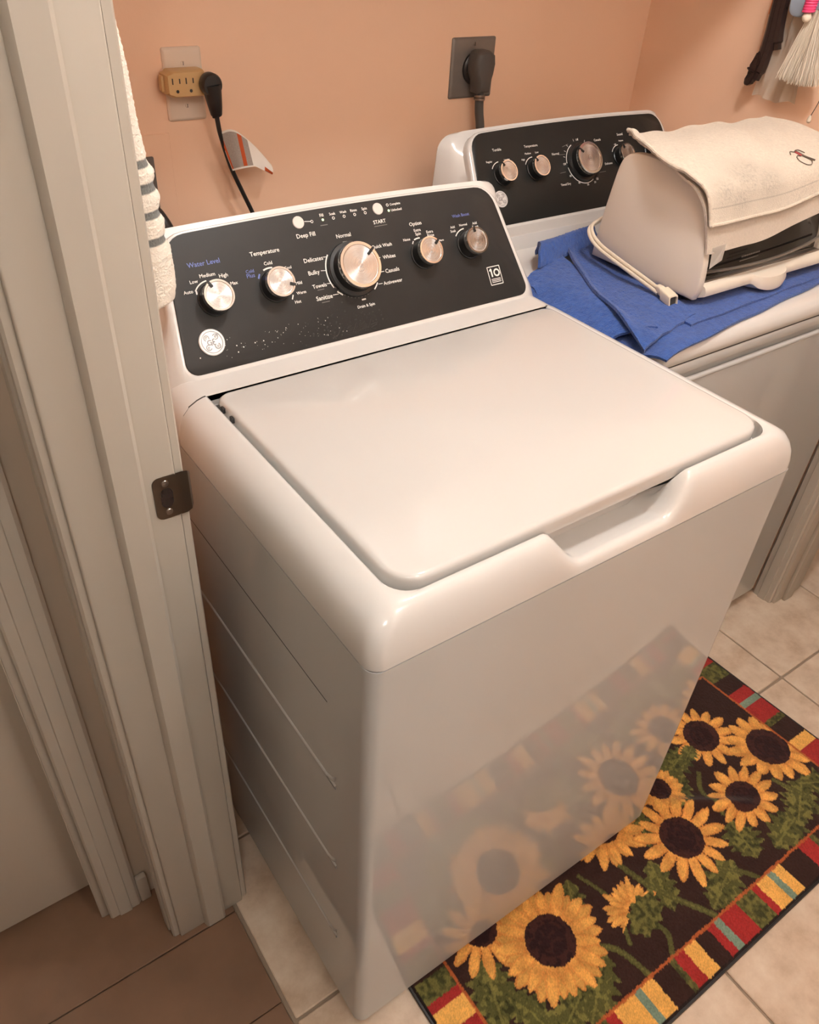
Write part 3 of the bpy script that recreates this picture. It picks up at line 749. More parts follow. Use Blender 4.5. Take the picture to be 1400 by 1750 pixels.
# ------------------------------------------------------------------ striped towel on the left wall
def striped_towel():
    t = empty('striped_towel', (-.036, .415, 1.11), 'white terry towel with grey stripes hanging beside the door frame', 'towel')
    prof = [(1.110, -.018), (1.113, -.0085), (1.125, -.0050), (1.145, -.0048), (1.165, -.0055), (1.172, -.0090), (1.178, -.0112), (1.182, -.0095), (1.193, -.0078), (1.199, -.0115), (1.204, -.0135), (1.208, -.0115), (1.216, -.0088), (1.224, -.0130), (1.229, -.0150), (1.233, -.0130), (1.240, -.0110), (1.245, -.0165), (1.250, -.0185), (1.256, -.0180), (1.28, -.0215), (1.305, -.0228), (1.33, -.0240), (1.36, -.026), (1.42, -.030), (1.47, -.037)]
    zs = np.concatenate([np.linspace(1.110, 1.47, 240)])
    xs_ = np.interp(zs, [p[0] for p in prof], [p[1] for p in prof])
    n = 72; verts = []; cols = []
    stripes = (1.1775, 1.2035, 1.2285, 1.2500)
    for z, xr in zip(zs, xs_):
        cx = -.0545; hx = xr - cx; hy = .052 - .02 * max(0, (z - 1.33) / .14)
        for k in range(n):
            a = 2 * PI * k / n; c, s = math.cos(a), math.sin(a)
            e = .55; x = cx + hx * abs(c) ** e * (1 if c > 0 else -.12); y = .405 + hy * abs(s) ** .8 * (1 if s > 0 else -1)
            grey = any(abs(z - q) < .0042 for q in stripes)
            nz = mnoise.noise(Vector((x * 420, y * 420, z * 420))) + .5 * mnoise.noise(Vector((x * 900, y * 900, z * 900)))
            fold = .0012 * math.sin(y * 130 + z * 9)
            d_ = (.0 if grey else .0011 * nz) + fold
            verts.append((x + d_ * c - t.location.x, y + d_ * s - t.location.y, z + .0006 * nz - t.location.z))
            sh = 1 + .06 * nz
            cols.append((.16, .165, .155, 1) if grey else (.82 * sh, .755 * sh, .66 * sh, 1))
    faces = []
    for i in range(len(zs) - 1):
        for k in range(n): j = (k + 1) % n; faces.append((i * n + k, i * n + j, (i + 1) * n + j, (i + 1) * n + k))
    faces.append(tuple(range(n))[::-1]); faces.append(tuple((len(zs) - 1) * n + k for k in range(n)))
    me = bpy.data.meshes.new('cloth'); me.from_pydata(verts, [], faces)
    ca = me.color_attributes.new('Col', 'FLOAT_COLOR', 'POINT'); ca.data.foreach_set('color', np.array(cols, np.float32).ravel())
    link('cloth', me, 'stripetowel', t, True, 180)
    bm = bmesh.new(); tube(bm, [(-.026, -.005, .365), (-.010, -.005, .350), (.004, -.005, .355), (.008, -.005, .372)], .004, 10)
    obj('hook', bm, 'chrome', t)
striped_towel()

# ------------------------------------------------------------------ toaster oven, towels on the dryer
DT = .900                                                  # dryer top
OZ = .921                                                  # oven underside
OX0, OX1 = .905, 1.335
OPROF = [(.372, .9225), (.366, .945), (.369, .985), (.379, 1.025), (.392, 1.062), (.408, 1.088), (.430, 1.106), (.465, 1.117), (.520, 1.123), (.558, 1.122), (.580, 1.114), (.592, 1.098), (.600, 1.060), (.608, 1.01), (.614, .965), (.618, .9225)]
def toaster():
    t = empty('toaster_oven', ((OX0 + OX1) / 2, .49, .911), 'cream toaster oven with curved sides standing on the blue towel', 'toaster oven')
    o = Vector(t.location); L_ = lambda x, y, z: (x - o.x, y - o.y, z - o.z)
    P_ = [Vector((0, y, z)) for y, z in OPROF]; P_ = spline(P_, 4); cy, cz = .49, 1.0
    def side(ins): return [(cy + (p.y - cy) * (1 - ins / .12), cz + (p.z - cz) * (1 - ins / .10)) for p in P_]
    # shell wraps top, back and both ends; the front below the hood is open
    bm = bmesh.new()
    xsn = [(OX0 + .004, .006), (OX0, .004), (OX0, .0), (OX0 + .004, -.001), (OX0 + .02, -.001), (OX0 + .024, .0005)]
    # end panels
    for x0, s in ((OX0, 1), (OX1, -1)):
        rings = []
        for dx, ins in ((.0, .004), (.0015, .001), (.006, .0), (.014, .0), (.017, .002)):
            rings.append([L_(x0 + s * dx, y, z) for y, z in side(ins)])
        bm = bmesh.new(); loops(bm, rings, True, True); obj('end_panel', bm, 'oven', t, True, 50)
    bm = bmesh.new()                                      # hood: top and back
    i0 = next(i for i, p in enumerate(P_) if p.z > 1.03)
    A = [(p.y, p.z) for p in P_[i0:]]; c2 = lambda q, k: (cy + (q[0] - cy) * k, cz + (q[1] - cz) * k)
    poly = [c2(q, .965) for q in A] + [c2(q, .90) for q in reversed(A)]
    prism(bm, poly, OX0 + .012 - o.x, OX1 - .012 - o.x, 'yzx')
    for v in bm.verts: v.co.y -= o.y; v.co.z -= o.z
    obj('hood', bm, 'oven', t, True, 40)
    boxo('base', L_(OX0 + .012, .39, .9215), L_(OX1 - .012, .612, .94), 'oven', t, .002)
    boxo('oven_cavity', L_(OX0 + .016, .44, .94), L_(OX1 - .016, .59, 1.07), 'glass', t)
    # glass door, leaning with the curved front
    bm = bmesh.new()
    fr = [(y, z) for y, z in [(.3735, .955), (.376, .985), (.385, 1.02), (.398, 1.06)]]
    loops(bm, [[L_(x, y + .010, z) for y, z in fr] for x in np.linspace(OX0 + .018, OX1 - .060, 6)], closed=False)
    d = obj('glass_door', bm, 'glass', t, True, 80)
    bm = bmesh.new()
    pts = [(OX0 + .022, .374, .9685), (OX0 + .10, .366, .9655), (OX0 + .2, .362, .9665), (OX0 + .3, .366, .9725), (OX1 - .065, .374, .979)]
    rs = []
    for p in spline(pts, 5): rs.append([L_(p.x, p.y + a, p.z + b) for a, b in ((0, .0022), (-.002, .001), (-.002, -.001), (0, -.0022), (.004, -.002), (.004, .002))])
    loops(bm, rs, True, True); obj('door_handle', bm, 'ovengrey', d, True, 40)
    boxo('tray_rail', L_(OX0 + .018, .372, .9475), L_(OX1 - .05, .383, .953), 'ovengrey', t, .001)
    # front ledge with a rounded finger tab
    bm = bmesh.new()
    led = [(.392, .9235), (.372, .9245), (.360, .9300), (.3585, .938), (.3625, .9455), (.372, .950), (.392, .950)]
    rings = []
    for x in np.linspace(OX0 + .016, OX1 - .012, 60):
        q = max(0, 1 - ((x - 1.105) / .048) ** 2) ** .5
        rings.append([L_(x, y - (.020 * q if y < .37 else 0), z - (.013 * q if z < .94 else .004 * q if y < .37 else 0)) for y, z in led])
    loops(bm, rings, True, True); obj('front_ledge', bm, 'ovenlow', t, True, 40)
    boxo('control_column', L_(OX1 - .060, .372, .952), L_(OX1 - .014, .40, 1.06), 'oven', t, .004)
    bm = bmesh.new(); lathe(bm, [(.015, 0), (.014, .012), (0, .013)], 24, frame(L_(OX1 - .036, .372, 1.01), (1, 0, 0), (0, 0, 1), (0, -1, 0))); obj('dial', bm, 'oven', t)
    bm = bmesh.new(); k = frame(L_(1.045, .3725, .9790), (1, 0, .03), (0, .15, 1), (0, -1, .15))
    for i in range(12): seg(bm, (-.026 + i * .0045, .003), (-.0232 + i * .0045, .003), .003, .0004)
    seg(bm, (-.03, -.004), (.024, -.004), .0014, .0004)
    for v in bm.verts: v.co = k @ v.co
    tag(obj('faint_print', bm, 'ovengrey', d, False), None, None, None, 'stuff')
    for x in (OX0 + .03, OX1 - .03):
        for y in (.40, .59):
            bm = bmesh.new(); lathe(bm, [(.012, -.004), (.012, .012)], 14, Matrix.Translation(L_(x, y, .915))); obj('foot', bm, 'foot', t)
    # care label hanging at the left of the door
    bm = bmesh.new(); fr = [L_(.917, .368, 1.015), L_(.950, .366, 1.017), L_(.948, .364, .990), L_(.936, .364, .986), L_(.921, .366, .978)]
    bm.faces.new([bm.verts.new(p) for p in fr]); bmesh.ops.solidify(bm, geom=bm.faces[:], thickness=.0006); obj('paper_label', bm, 'tagwhite', t, False)
    return t
toaster()
def cloth(name, m, parent, fn, nu, nv, thick=.004, amp=.0006, freq=300, colfn=None):
    """sheet from fn(u, v) -> Vector in the parent's coordinates, with its own thickness"""
    top = np.array([[fn(i / nu, j / nv) for j in range(nv + 1)] for i in range(nu + 1)], float)
    du = np.gradient(top, axis=0); dv = np.gradient(top, axis=1); nrm = np.cross(du, dv); nrm /= np.linalg.norm(nrm, axis=2, keepdims=True) + 1e-9
    flat = top.reshape(-1, 3); nf = nrm.reshape(-1, 3)
    nz = np.array([mnoise.noise(Vector(p * freq)) + .5 * mnoise.noise(Vector(p * freq * 2.3)) for p in flat])
    up = flat + nf * (thick / 2 + amp * nz)[:, None]; lo = flat - nf * thick / 2
    N_ = len(flat); w_ = nv + 1; faces = []
    idx = np.arange(N_).reshape(nu + 1, nv + 1)
    a, b, c, d = idx[:-1, :-1].ravel(), idx[1:, :-1].ravel(), idx[1:, 1:].ravel(), idx[:-1, 1:].ravel()
    faces += list(zip(a.tolist(), b.tolist(), c.tolist(), d.tolist())); faces += list(zip((a + N_).tolist(), (d + N_).tolist(), (c + N_).tolist(), (b + N_).tolist()))
    rim = list(idx[:, 0]) + list(idx[-1, 1:]) + list(idx[::-1, -1][1:]) + list(idx[0, ::-1][1:-1]); rim = [int(q) for q in rim]
    for p, q in zip(rim, rim[1:] + rim[:1]): faces.append((p, p + N_, q + N_, q))
    me = bpy.data.meshes.new(name); me.from_pydata(np.vstack([up, lo]).tolist(), [], faces)
    if colfn:
        U, V = np.meshgrid(np.linspace(0, 1, nu + 1), np.linspace(0, 1, nv + 1), indexing='ij')
        c_ = np.array([colfn(u, v_, n_) for u, v_, n_ in zip(U.ravel(), V.ravel(), nz)], np.float32); c_ = np.vstack([c_, c_])
        ca = me.color_attributes.new('Col', 'FLOAT_COLOR', 'POINT'); ca.data.foreach_set('color', c_.ravel())
    return link(name, me, m, parent, True, 60)
# cream towel draped over the oven
def cream_towel():
    t = empty('hand_towel', (1.12, .49, 1.127), 'cream hand towel with embroidered emblem draped over the toaster oven', 'towel')
    o = Vector(t.location)
    def layer(hang, lift, xl, xr):
        P_ = [Vector((0, y, z)) for y, z in ((.613, 1.128), (.590, 1.1275), (.560, 1.129), (.520, 1.1295), (.465, 1.1245), (.430, 1.113), (.4025, 1.094), (.386, 1.066), (.3715, 1.034), (.3625, 1.034 - .030), (.3600, hang))]
        if lift > .003:
            for p in P_:
                if p.y < .47: p.y -= .012 * sm((.47 - p.y) / .07)
        P_ = [p for p in P_ if p.z > hang + .004 or p.y > .372] ; P_[-1].z = hang
        P_ = spline(P_, 6)
        def fn(u, v):
            p = path_pt(P_, v).copy()
            x = xl + (xr - xl) * u
            edge = math.exp(-(u / .05) ** 2)
            # raised curl at the back left corner, sagging side edge
            c = math.exp(-(u / .10) ** 2) * math.exp(-(v / .12) ** 2)
            p.z += lift + .013 * c; p.y -= .012 * c
            x += .010 * math.sin(v * 7.0 + .6) * edge - .004 * edge + .022 * c
            p.z += .0035 * math.exp(-(u / .05) ** 2) * math.sin(v * 9) * (1 if v < .6 else .3)
            p.z += .0022 * math.sin(u * 14 + v * 5) * sm(1 - v * 1.2) + .0018 * math.sin(u * 31 + v * 11) * sm((.85 - v) / .3)
            bump = .006 * math.sin(PI * min(1, u * 1.15)) * sm(1 - abs(v - .35) / .45)
            p.z += bump
            if v > .62: p.y += -.0022 * math.sin(u * 17) * (v - .62) - .002
            hem = .0
            p.z += (.030 * sm((u - .35) / .65)) * sm((v - .65) / .35) * (1 if hang > 1.03 else 1.0)
            return Vector((x, p.y, p.z)) - o
        return fn
    def col(u, v, n):
        base = np.array((.70, .635, .54)) * (1 + .16 * n)
        st = 0.
        for cu, cv, r in ((.10, .82, .13), (.24, .76, .17), (.18, .87, .12), (.36, .81, .14), (.30, .70, .10)):
            st = max(st, math.exp(-((u - cu) ** 2 + ((v - cv) * .8) ** 2) / r ** 2 * 2.2))
        st *= .45 + .75 * n
        base = base * (1 - .52 * max(0, st))
        if abs(v - .90) < .006: base = base * .72
        return (*base, 1)
    def col2(u, v, n):
        return (*(np.array((.64, .56, .47)) * (1 + .08 * n)), 1)
    cloth('under_fold', 'cream', t, layer(1.004, .0, .899, 1.262), 150, 120, .004, .0004, 350, col2)
    cloth('upper_fold', 'cream', t, layer(1.044, .0060, .893, 1.345), 190, 150, .0045, .0007, 350, col)
    # rolled hem along left side and front edge
    f = layer(1.044, .0085, .893, 1.345)
    bm = bmesh.new(); tube(bm, [f(.0, v) for v in np.linspace(0, 1, 30)], .0032, 8); obj('side_hem', bm, mat('cream_hem', (.66, .59, .495), .95, bump=1., bscale=300), t)
    bm = bmesh.new(); tube(bm, [f(u, 1.) for u in np.linspace(0, 1, 30)], .0034, 8); obj('front_hem', bm, bpy.data.materials['cream_hem'], t)
    # embroidery: thin stitched strokes lying on the cloth
    f = layer(1.044, .0098, .893, 1.345)
    em = bmesh.new(); er = bmesh.new()
    E_ = lambda a, b: f(.630 + a * .058, .700 - b * .10)
    def st(bm, pts, r=.0007): tube(bm, [E_(a, b) for a, b in pts], r, 6)
    st(em, [(-.75, .35), (-.5, .62), (-.2, .5), (.1, .62), (.5, .6), (.9, .35)])
    st(em, [(.0, .55), (.2, .3), (.45, .0), (.75, -.3), (.95, -.55)], .0016)
    st(em, [(.25, .15), (.5, -.15), (.8, -.5)], .0014)
    st(em, [(-.45, .05), (-.6, -.35), (-.25, -.75), (.2, -.85), (.55, -.6), (.6, -.3)]); st(em, [(-.45, .05), (-.2, .15), (.05, .05)])
    st(er, [(-.1, .5), (.05, .3), (.18, .1)], .0016); st(er, [(.05, .55), (.12, .35)], .0013)
    obj('embroidery', em, 'thread', t); obj('embroidery', er, 'threadred', t)
cream_towel()

# blue terry towel under the oven
def blue_towel():
    t = empty('blue_towel', (.95, .46, DT), 'blue terry towel spread under the toaster oven on the dryer', 'towel')
    o = Vector(t.location)
    ZT = DT + .0045
    def surf(x, y):            # dryer top with its rounded front and left edges
        z = ZT
        if y < .300: z -= (.300 - y) ** 2 * 9
        if x < .765: z -= (.765 - x) ** 2 * 4.0
        return z
    def patch(c00, c10, c11, c01, lift, wav, bow=0., curl=None):
        c00, c10, c11, c01 = (Vector((*c, 0)) for c in (c00, c10, c11, c01))
        def fn(u, v):
            p = c00.lerp(c10, u).lerp(c01.lerp(c11, u), v)
            n = Vector((0, 0, 0))
            p.y += bow * math.sin(PI * u) * (1 - v)
            e = .0012 * math.sin(u * 23) * (abs(v - .5) * 2) ** 8; p.y += e; p.x += .0012 * math.sin(v * 19 + 1) * (abs(u - .5) * 2) ** 8
            z = surf(p.x, p.y) + lift + wav * (math.sin(u * 9 + v * 4) + math.sin(v * 12 - u * 3)) * .5
            q = Vector((p.x, p.y, z))
            if curl: q = curl(q, u, v)
            return q - o
        return fn
    def c1_(q, u, v):
        k = math.exp(-(u / .06) ** 2) * math.sin(PI * min(1, v * 1.05)); q.x -= .034 * k; q.z -= .030 * k; return q
    # bottom layer, under the oven and out to the front edge
    cloth('bottom_layer', 'bluetowel', t, patch((.733, .272), (1.345, .343), (1.32, .55), (.730, .60), 0., .0006, 0, c1_), 150, 80, .005, .0012, 260)
    # left part folded back on itself: second layer with a diagonal edge
    def c2_(q, u, v):
        q.x -= .016 * math.sin(PI * v) * (1 - u); q.z += .012 * math.exp(-(u / .10) ** 2) * sm(v / .3) + .003 * math.sin(v * 8); return q
    cloth('folded_layer', 'bluetowel', t, patch((.713, .304), (.885, .345), (1.00, .70), (.880, .660), .0068, .0010, 0, c2_), 70, 110, .0055, .0014, 260)
    # loose flap that hangs over the left edge of the dryer
    def c3_(q, u, v):
        k = sm((1 - u) / 1.0); q.z -= .016 * k ** 2; return q
    cloth('left_flap', 'bluetowel', t, patch((.697, .385), (.775, .335), (.860, .655), (.712, .612), .0105, .0008, 0, c3_), 50, 100, .0055, .0014, 260)
    # bunched roll at the back left
    def c4_(q, u, v): q.z += .032 * math.sin(PI * min(1, v * 1.25)) ** .8 * (1 - .3 * u); return q
    cloth('bunched_fold', 'bluetowel', t, patch((.775, .625), (.985, .680), (1.0, .735), (.835, .700), .0115, .0012, 0, c4_), 80, 40, .0055, .0014, 260)
    # front strip doubled under the oven's front edge
    cloth('front_fold', 'bluetowel', t, patch((.845, .320), (1.335, .349), (1.33, .41), (.86, .40), .0052, .0008), 110, 26, .004, .0012, 260)
blue_towel()
# oven cord and plug lying along the oven's left side
oc = empty('oven_cord', (.89, .50, .925), 'beige flat cord and plug lying along the left base of the toaster oven', 'power cord')
o = Vector(oc.location)
for k, (dx, dz) in enumerate(((0, 0), (-.0062, -.0045))):
    bm = bmesh.new()
    tube(bm, [Vector((x + dx, y, z + dz)) - o for x, y, z in ((.935, .632, .985), (.905, .628, .977), (.893, .612, .966), (.889, .585, .955), (.887, .545, .947), (.884, .50, .9405), (.881, .455, .934), (.878, .420, .929))], .0034, 10)
    obj('cord_strand', bm, 'cord', oc)
bm = bmesh.new()
F2 = frame(Vector((.8755, .414, .929)) - o, (1, 0, 0), (0, .25, 1), (-.10, -1, -.22))
sec = lambda a, b, z: [F2 @ Vector((x, y, z)) for x, y in rrect(-a, a, -b, b, .003, 3)]
loops(bm, [sec(.006, .006, -.012), sec(.0075, .0075, -.003), sec(.0075, .0075, 0), sec(.006, .006, .002), sec(.0115, .010, .005), sec(.0115, .010, .030), sec(.0095, .008, .0305), sec(.0090, .0075, .024)], True, True)
pl = obj('plug', bm, 'cord', oc, True, 40)
bm = bmesh.new(); loops(bm, [sec(.0092, .0078, .0270), sec(.0092, .0078, .0262)], True, True); obj('plug_mouth', bm, 'dark', pl)

# ------------------------------------------------------------------ things hanging on the right wall
def hang_things():
    hx = 1.445
    def hook(y, z, par, o):
        bm = bmesh.new(); tube(bm, [Vector(p) - o for p in ((WR, y, z + .015), (WR - .020, y, z + .008), (WR - .030, y, z), (WR - .034, y, z + .012))], .003, 8); obj('hook', bm, 'chrome', par)
    # folded dark vinyl holder, widening to a clasp at the lower end
    t = empty('strap_bundle', (1.44, .705, 1.19), 'dark brown bundle of folded vinyl straps hanging on the right wall', 'bundle'); o = Vector(t.location)
    for P_, r0, r1 in (([(1.443, .7240, 1.50), (1.440, .7245, 1.40), (1.437, .7235, 1.322), (1.434, .7190, 1.265), (1.432, .7200, 1.215), (1.432, .7270, 1.180)], .0075, .0095),
                       ([(1.447, .7080, 1.50), (1.444, .7080, 1.40), (1.441, .7075, 1.322), (1.440, .7010, 1.270), (1.440, .6930, 1.240)], .0085, .0120),
                       ([(1.446, .7160, 1.50), (1.443, .7160, 1.40), (1.438, .7155, 1.322), (1.435, .7095, 1.260), (1.434, .7110, 1.210), (1.434, .7190, 1.182)], .0080, .0120)):
        bm = bmesh.new(); tube(bm, [Vector(p) - o for p in P_], lambda q: (r0 + (r1 - r0) * q) * (1 if q < .9 else .75), 7); obj('strand', bm, 'hang', t, True, 30)
    bm = bmesh.new(); pts = [(.7395, 1.1735), (.7340, 1.1800), (.7355, 1.1900), (.7330, 1.2080), (.7255, 1.2330), (.7200, 1.2340), (.7150, 1.2200), (.7170, 1.1900), (.7200, 1.1740), (.7310, 1.1670)]
    prism(bm, [(y - o.y, z - o.z) for y, z in pts], 1.4195 - o.x, 1.437 - o.x, 'yzx'); bmesh.ops.bevel(bm, geom=bm.edges[:], offset=.0025, segments=2, affect='EDGES'); obj('clasp', bm, 'hang', t, True, 40)
    bm = bmesh.new(); tube(bm, [Vector(p) - o for p in ((1.4175, .7345, 1.2020), (1.4165, .7270, 1.1985), (1.4175, .7170, 1.1970))], .0022, 6); obj('band', bm, 'hang', t)
    hook(.690, 1.50, t, o)
    # clear plastic bag
    t = empty('clear_bag', (1.445, .675, 1.15), 'clear crumpled plastic bag hanging behind the dark brown bundle', 'bag'); o = Vector(t.location)
    def fn(u, v):
        y = .728 - .105 * u - .010 * v * (u - .5); z = 1.148 + .35 * v + .004 * math.sin(u * 9)
        x = 1.450 - .016 * v * math.sin(PI * u) + .006 * math.sin(u * 16 + v * 6) + .003 * math.sin(u * 33 - v * 12)
        y = .675 + (y - .675) * (1 - .55 * v)
        return Vector((x, y, z)) - o
    cloth('film', 'bag', t, fn, 50, 50, .0006, 0., 100); hook(.675, 1.50, t, o)
    # whisk brush with pale bristles
    t = empty('whisk_broom', (1.43, .60, 1.2), 'whisk broom with pale bristles hanging at the right edge', 'broom'); o = Vector(t.location)
    bm = bmesh.new(); rr_ = random.Random(3)
    for i in range(520):
        u = rr_.uniform(-1, 1); w_ = rr_.uniform(-1, 1)
        top = Vector((1.432 + .008 * w_, .618 - .026 * u * .5 + .0, 1.315 + rr_.uniform(0, .02)))
        bot = Vector((1.420 + .012 * w_, .612 - .046 * u, 1.200 + .010 * (u + 1) * 0 + rr_.uniform(-.006, .008) - .006 * (1 - u * u)))
        mid = top.lerp(bot, .5) + Vector((rr_.uniform(-.002, .002), rr_.uniform(-.002, .002), 0))
        tube(bm, [p - o for p in (top, mid, bot)], .0007, 3, False, False)
    tag(obj('bristles', bm, 'bristle', t, True, 180), None, None, None, 'stuff')
    bm = bmesh.new(); box(bm, Vector((1.42, .590, 1.318)) - o, Vector((1.442, .646, 1.36)) - o, .006, 2); obj('ferrule', bm, 'bluegrey', t)
    bm = bmesh.new(); tube(bm, [Vector(p) - o for p in ((1.432, .618, 1.35), (1.436, .618, 1.43), (1.44, .618, 1.50))], .009, 12); obj('handle', bm, 'pink', t); hook(.618, 1.505, t, o)
    # blue grey pad
    t = empty('dust_pad', (1.435, .665, 1.29), 'blue-grey rounded cloth pad hanging above the clear bag', 'pad'); o = Vector(t.location)
    bm = bmesh.new(); poly = rrect(.645 - o.y, .684 - o.y, 1.302 - o.z, 1.42 - o.z, .016, 6)
    c_ = [sum(p[i] for p in poly) / len(poly) for i in (0, 1)]
    sc_ = lambda k: [(c_[0] + (a - c_[0]) * k, c_[1] + (b - c_[1]) * k) for a, b in poly]
    loops(bm, [[(x, a, b) for a, b in sc_(k)] for x, k in ((-.014, .9), (-.012, .97), (-.006, 1.), (0, .98))], True, True); obj('pad', bm, 'bluegrey', t, True, 40)
    bm = bmesh.new(); tube(bm, [Vector(p) - o for p in ((1.432, .665, 1.42), (1.44, .666, 1.46), (1.445, .666, 1.50))], .002, 8); obj('loop', bm, 'bluegrey', t); hook(.666, 1.505, t, o)
    # pink coiled tie
    t = empty('pink_coil_tie', (1.42, .640, 1.318), 'pink coiled tie hanging beside the blue-grey pad', 'tie'); o = Vector(t.location)
    bm = bmesh.new(); tube(bm, [Vector((1.412 + .010 * math.cos(a), .632 + .010 * math.sin(a) + 0, 1.314 + .0045 * a / (2 * PI))) - o for a in np.linspace(0, 12 * PI, 90)], .0026, 6, False); obj('coil', bm, 'pink', t)
    bm = bmesh.new(); bmesh.ops.create_uvsphere(bm, u_segments=12, v_segments=8, radius=.009)
    for v in bm.verts: v.co += Vector((1.412, .632, 1.306)) - o
    obj('bead', bm, 'bristle', t)
    bm = bmesh.new(); tube(bm, [Vector(p) - o for p in ((1.412, .632, 1.34), (1.435, .64, 1.42), (1.445, .645, 1.50))], .0012, 6); obj('string', bm, 'thread', t); hook(.645, 1.505, t, o)
    # orange strip
    t = empty('orange_strip', (1.462, .748, 1.315), 'orange plastic strip on the right wall above the dark bundle', 'strip'); o = Vector(t.location)
    bm = bmesh.new(); box(bm, Vector((1.461, .735, 1.296)) - o, Vector((1.4695, .752, 1.46)) - o, .002, 2); obj('strip', bm, 'orangeplastic', t)
    # thin string with a small clear end
    t = empty('pull_string', (1.455, .58, 1.13), 'thin brown string with a small clear end at the right edge', 'string'); o = Vector(t.location)
    bm = bmesh.new(); tube(bm, [Vector(p) - o for p in ((1.44, .5725, 1.139), (1.443, .566, 1.17), (1.447, .555, 1.24), (1.452, .54, 1.36), (1.465, .53, 1.45))], .0010, 6); obj('string', bm, 'thread', t)
    bm = bmesh.new(); lathe(bm, [(.0015, .006), (.004, .0), (.0045, -.006), (.002, -.009)], 10, Matrix.Translation(Vector((1.44, .5735, 1.134)) - o)); obj('end_piece', bm, 'cord', t)
    hook(.53, 1.452, t, o)
hang_things()

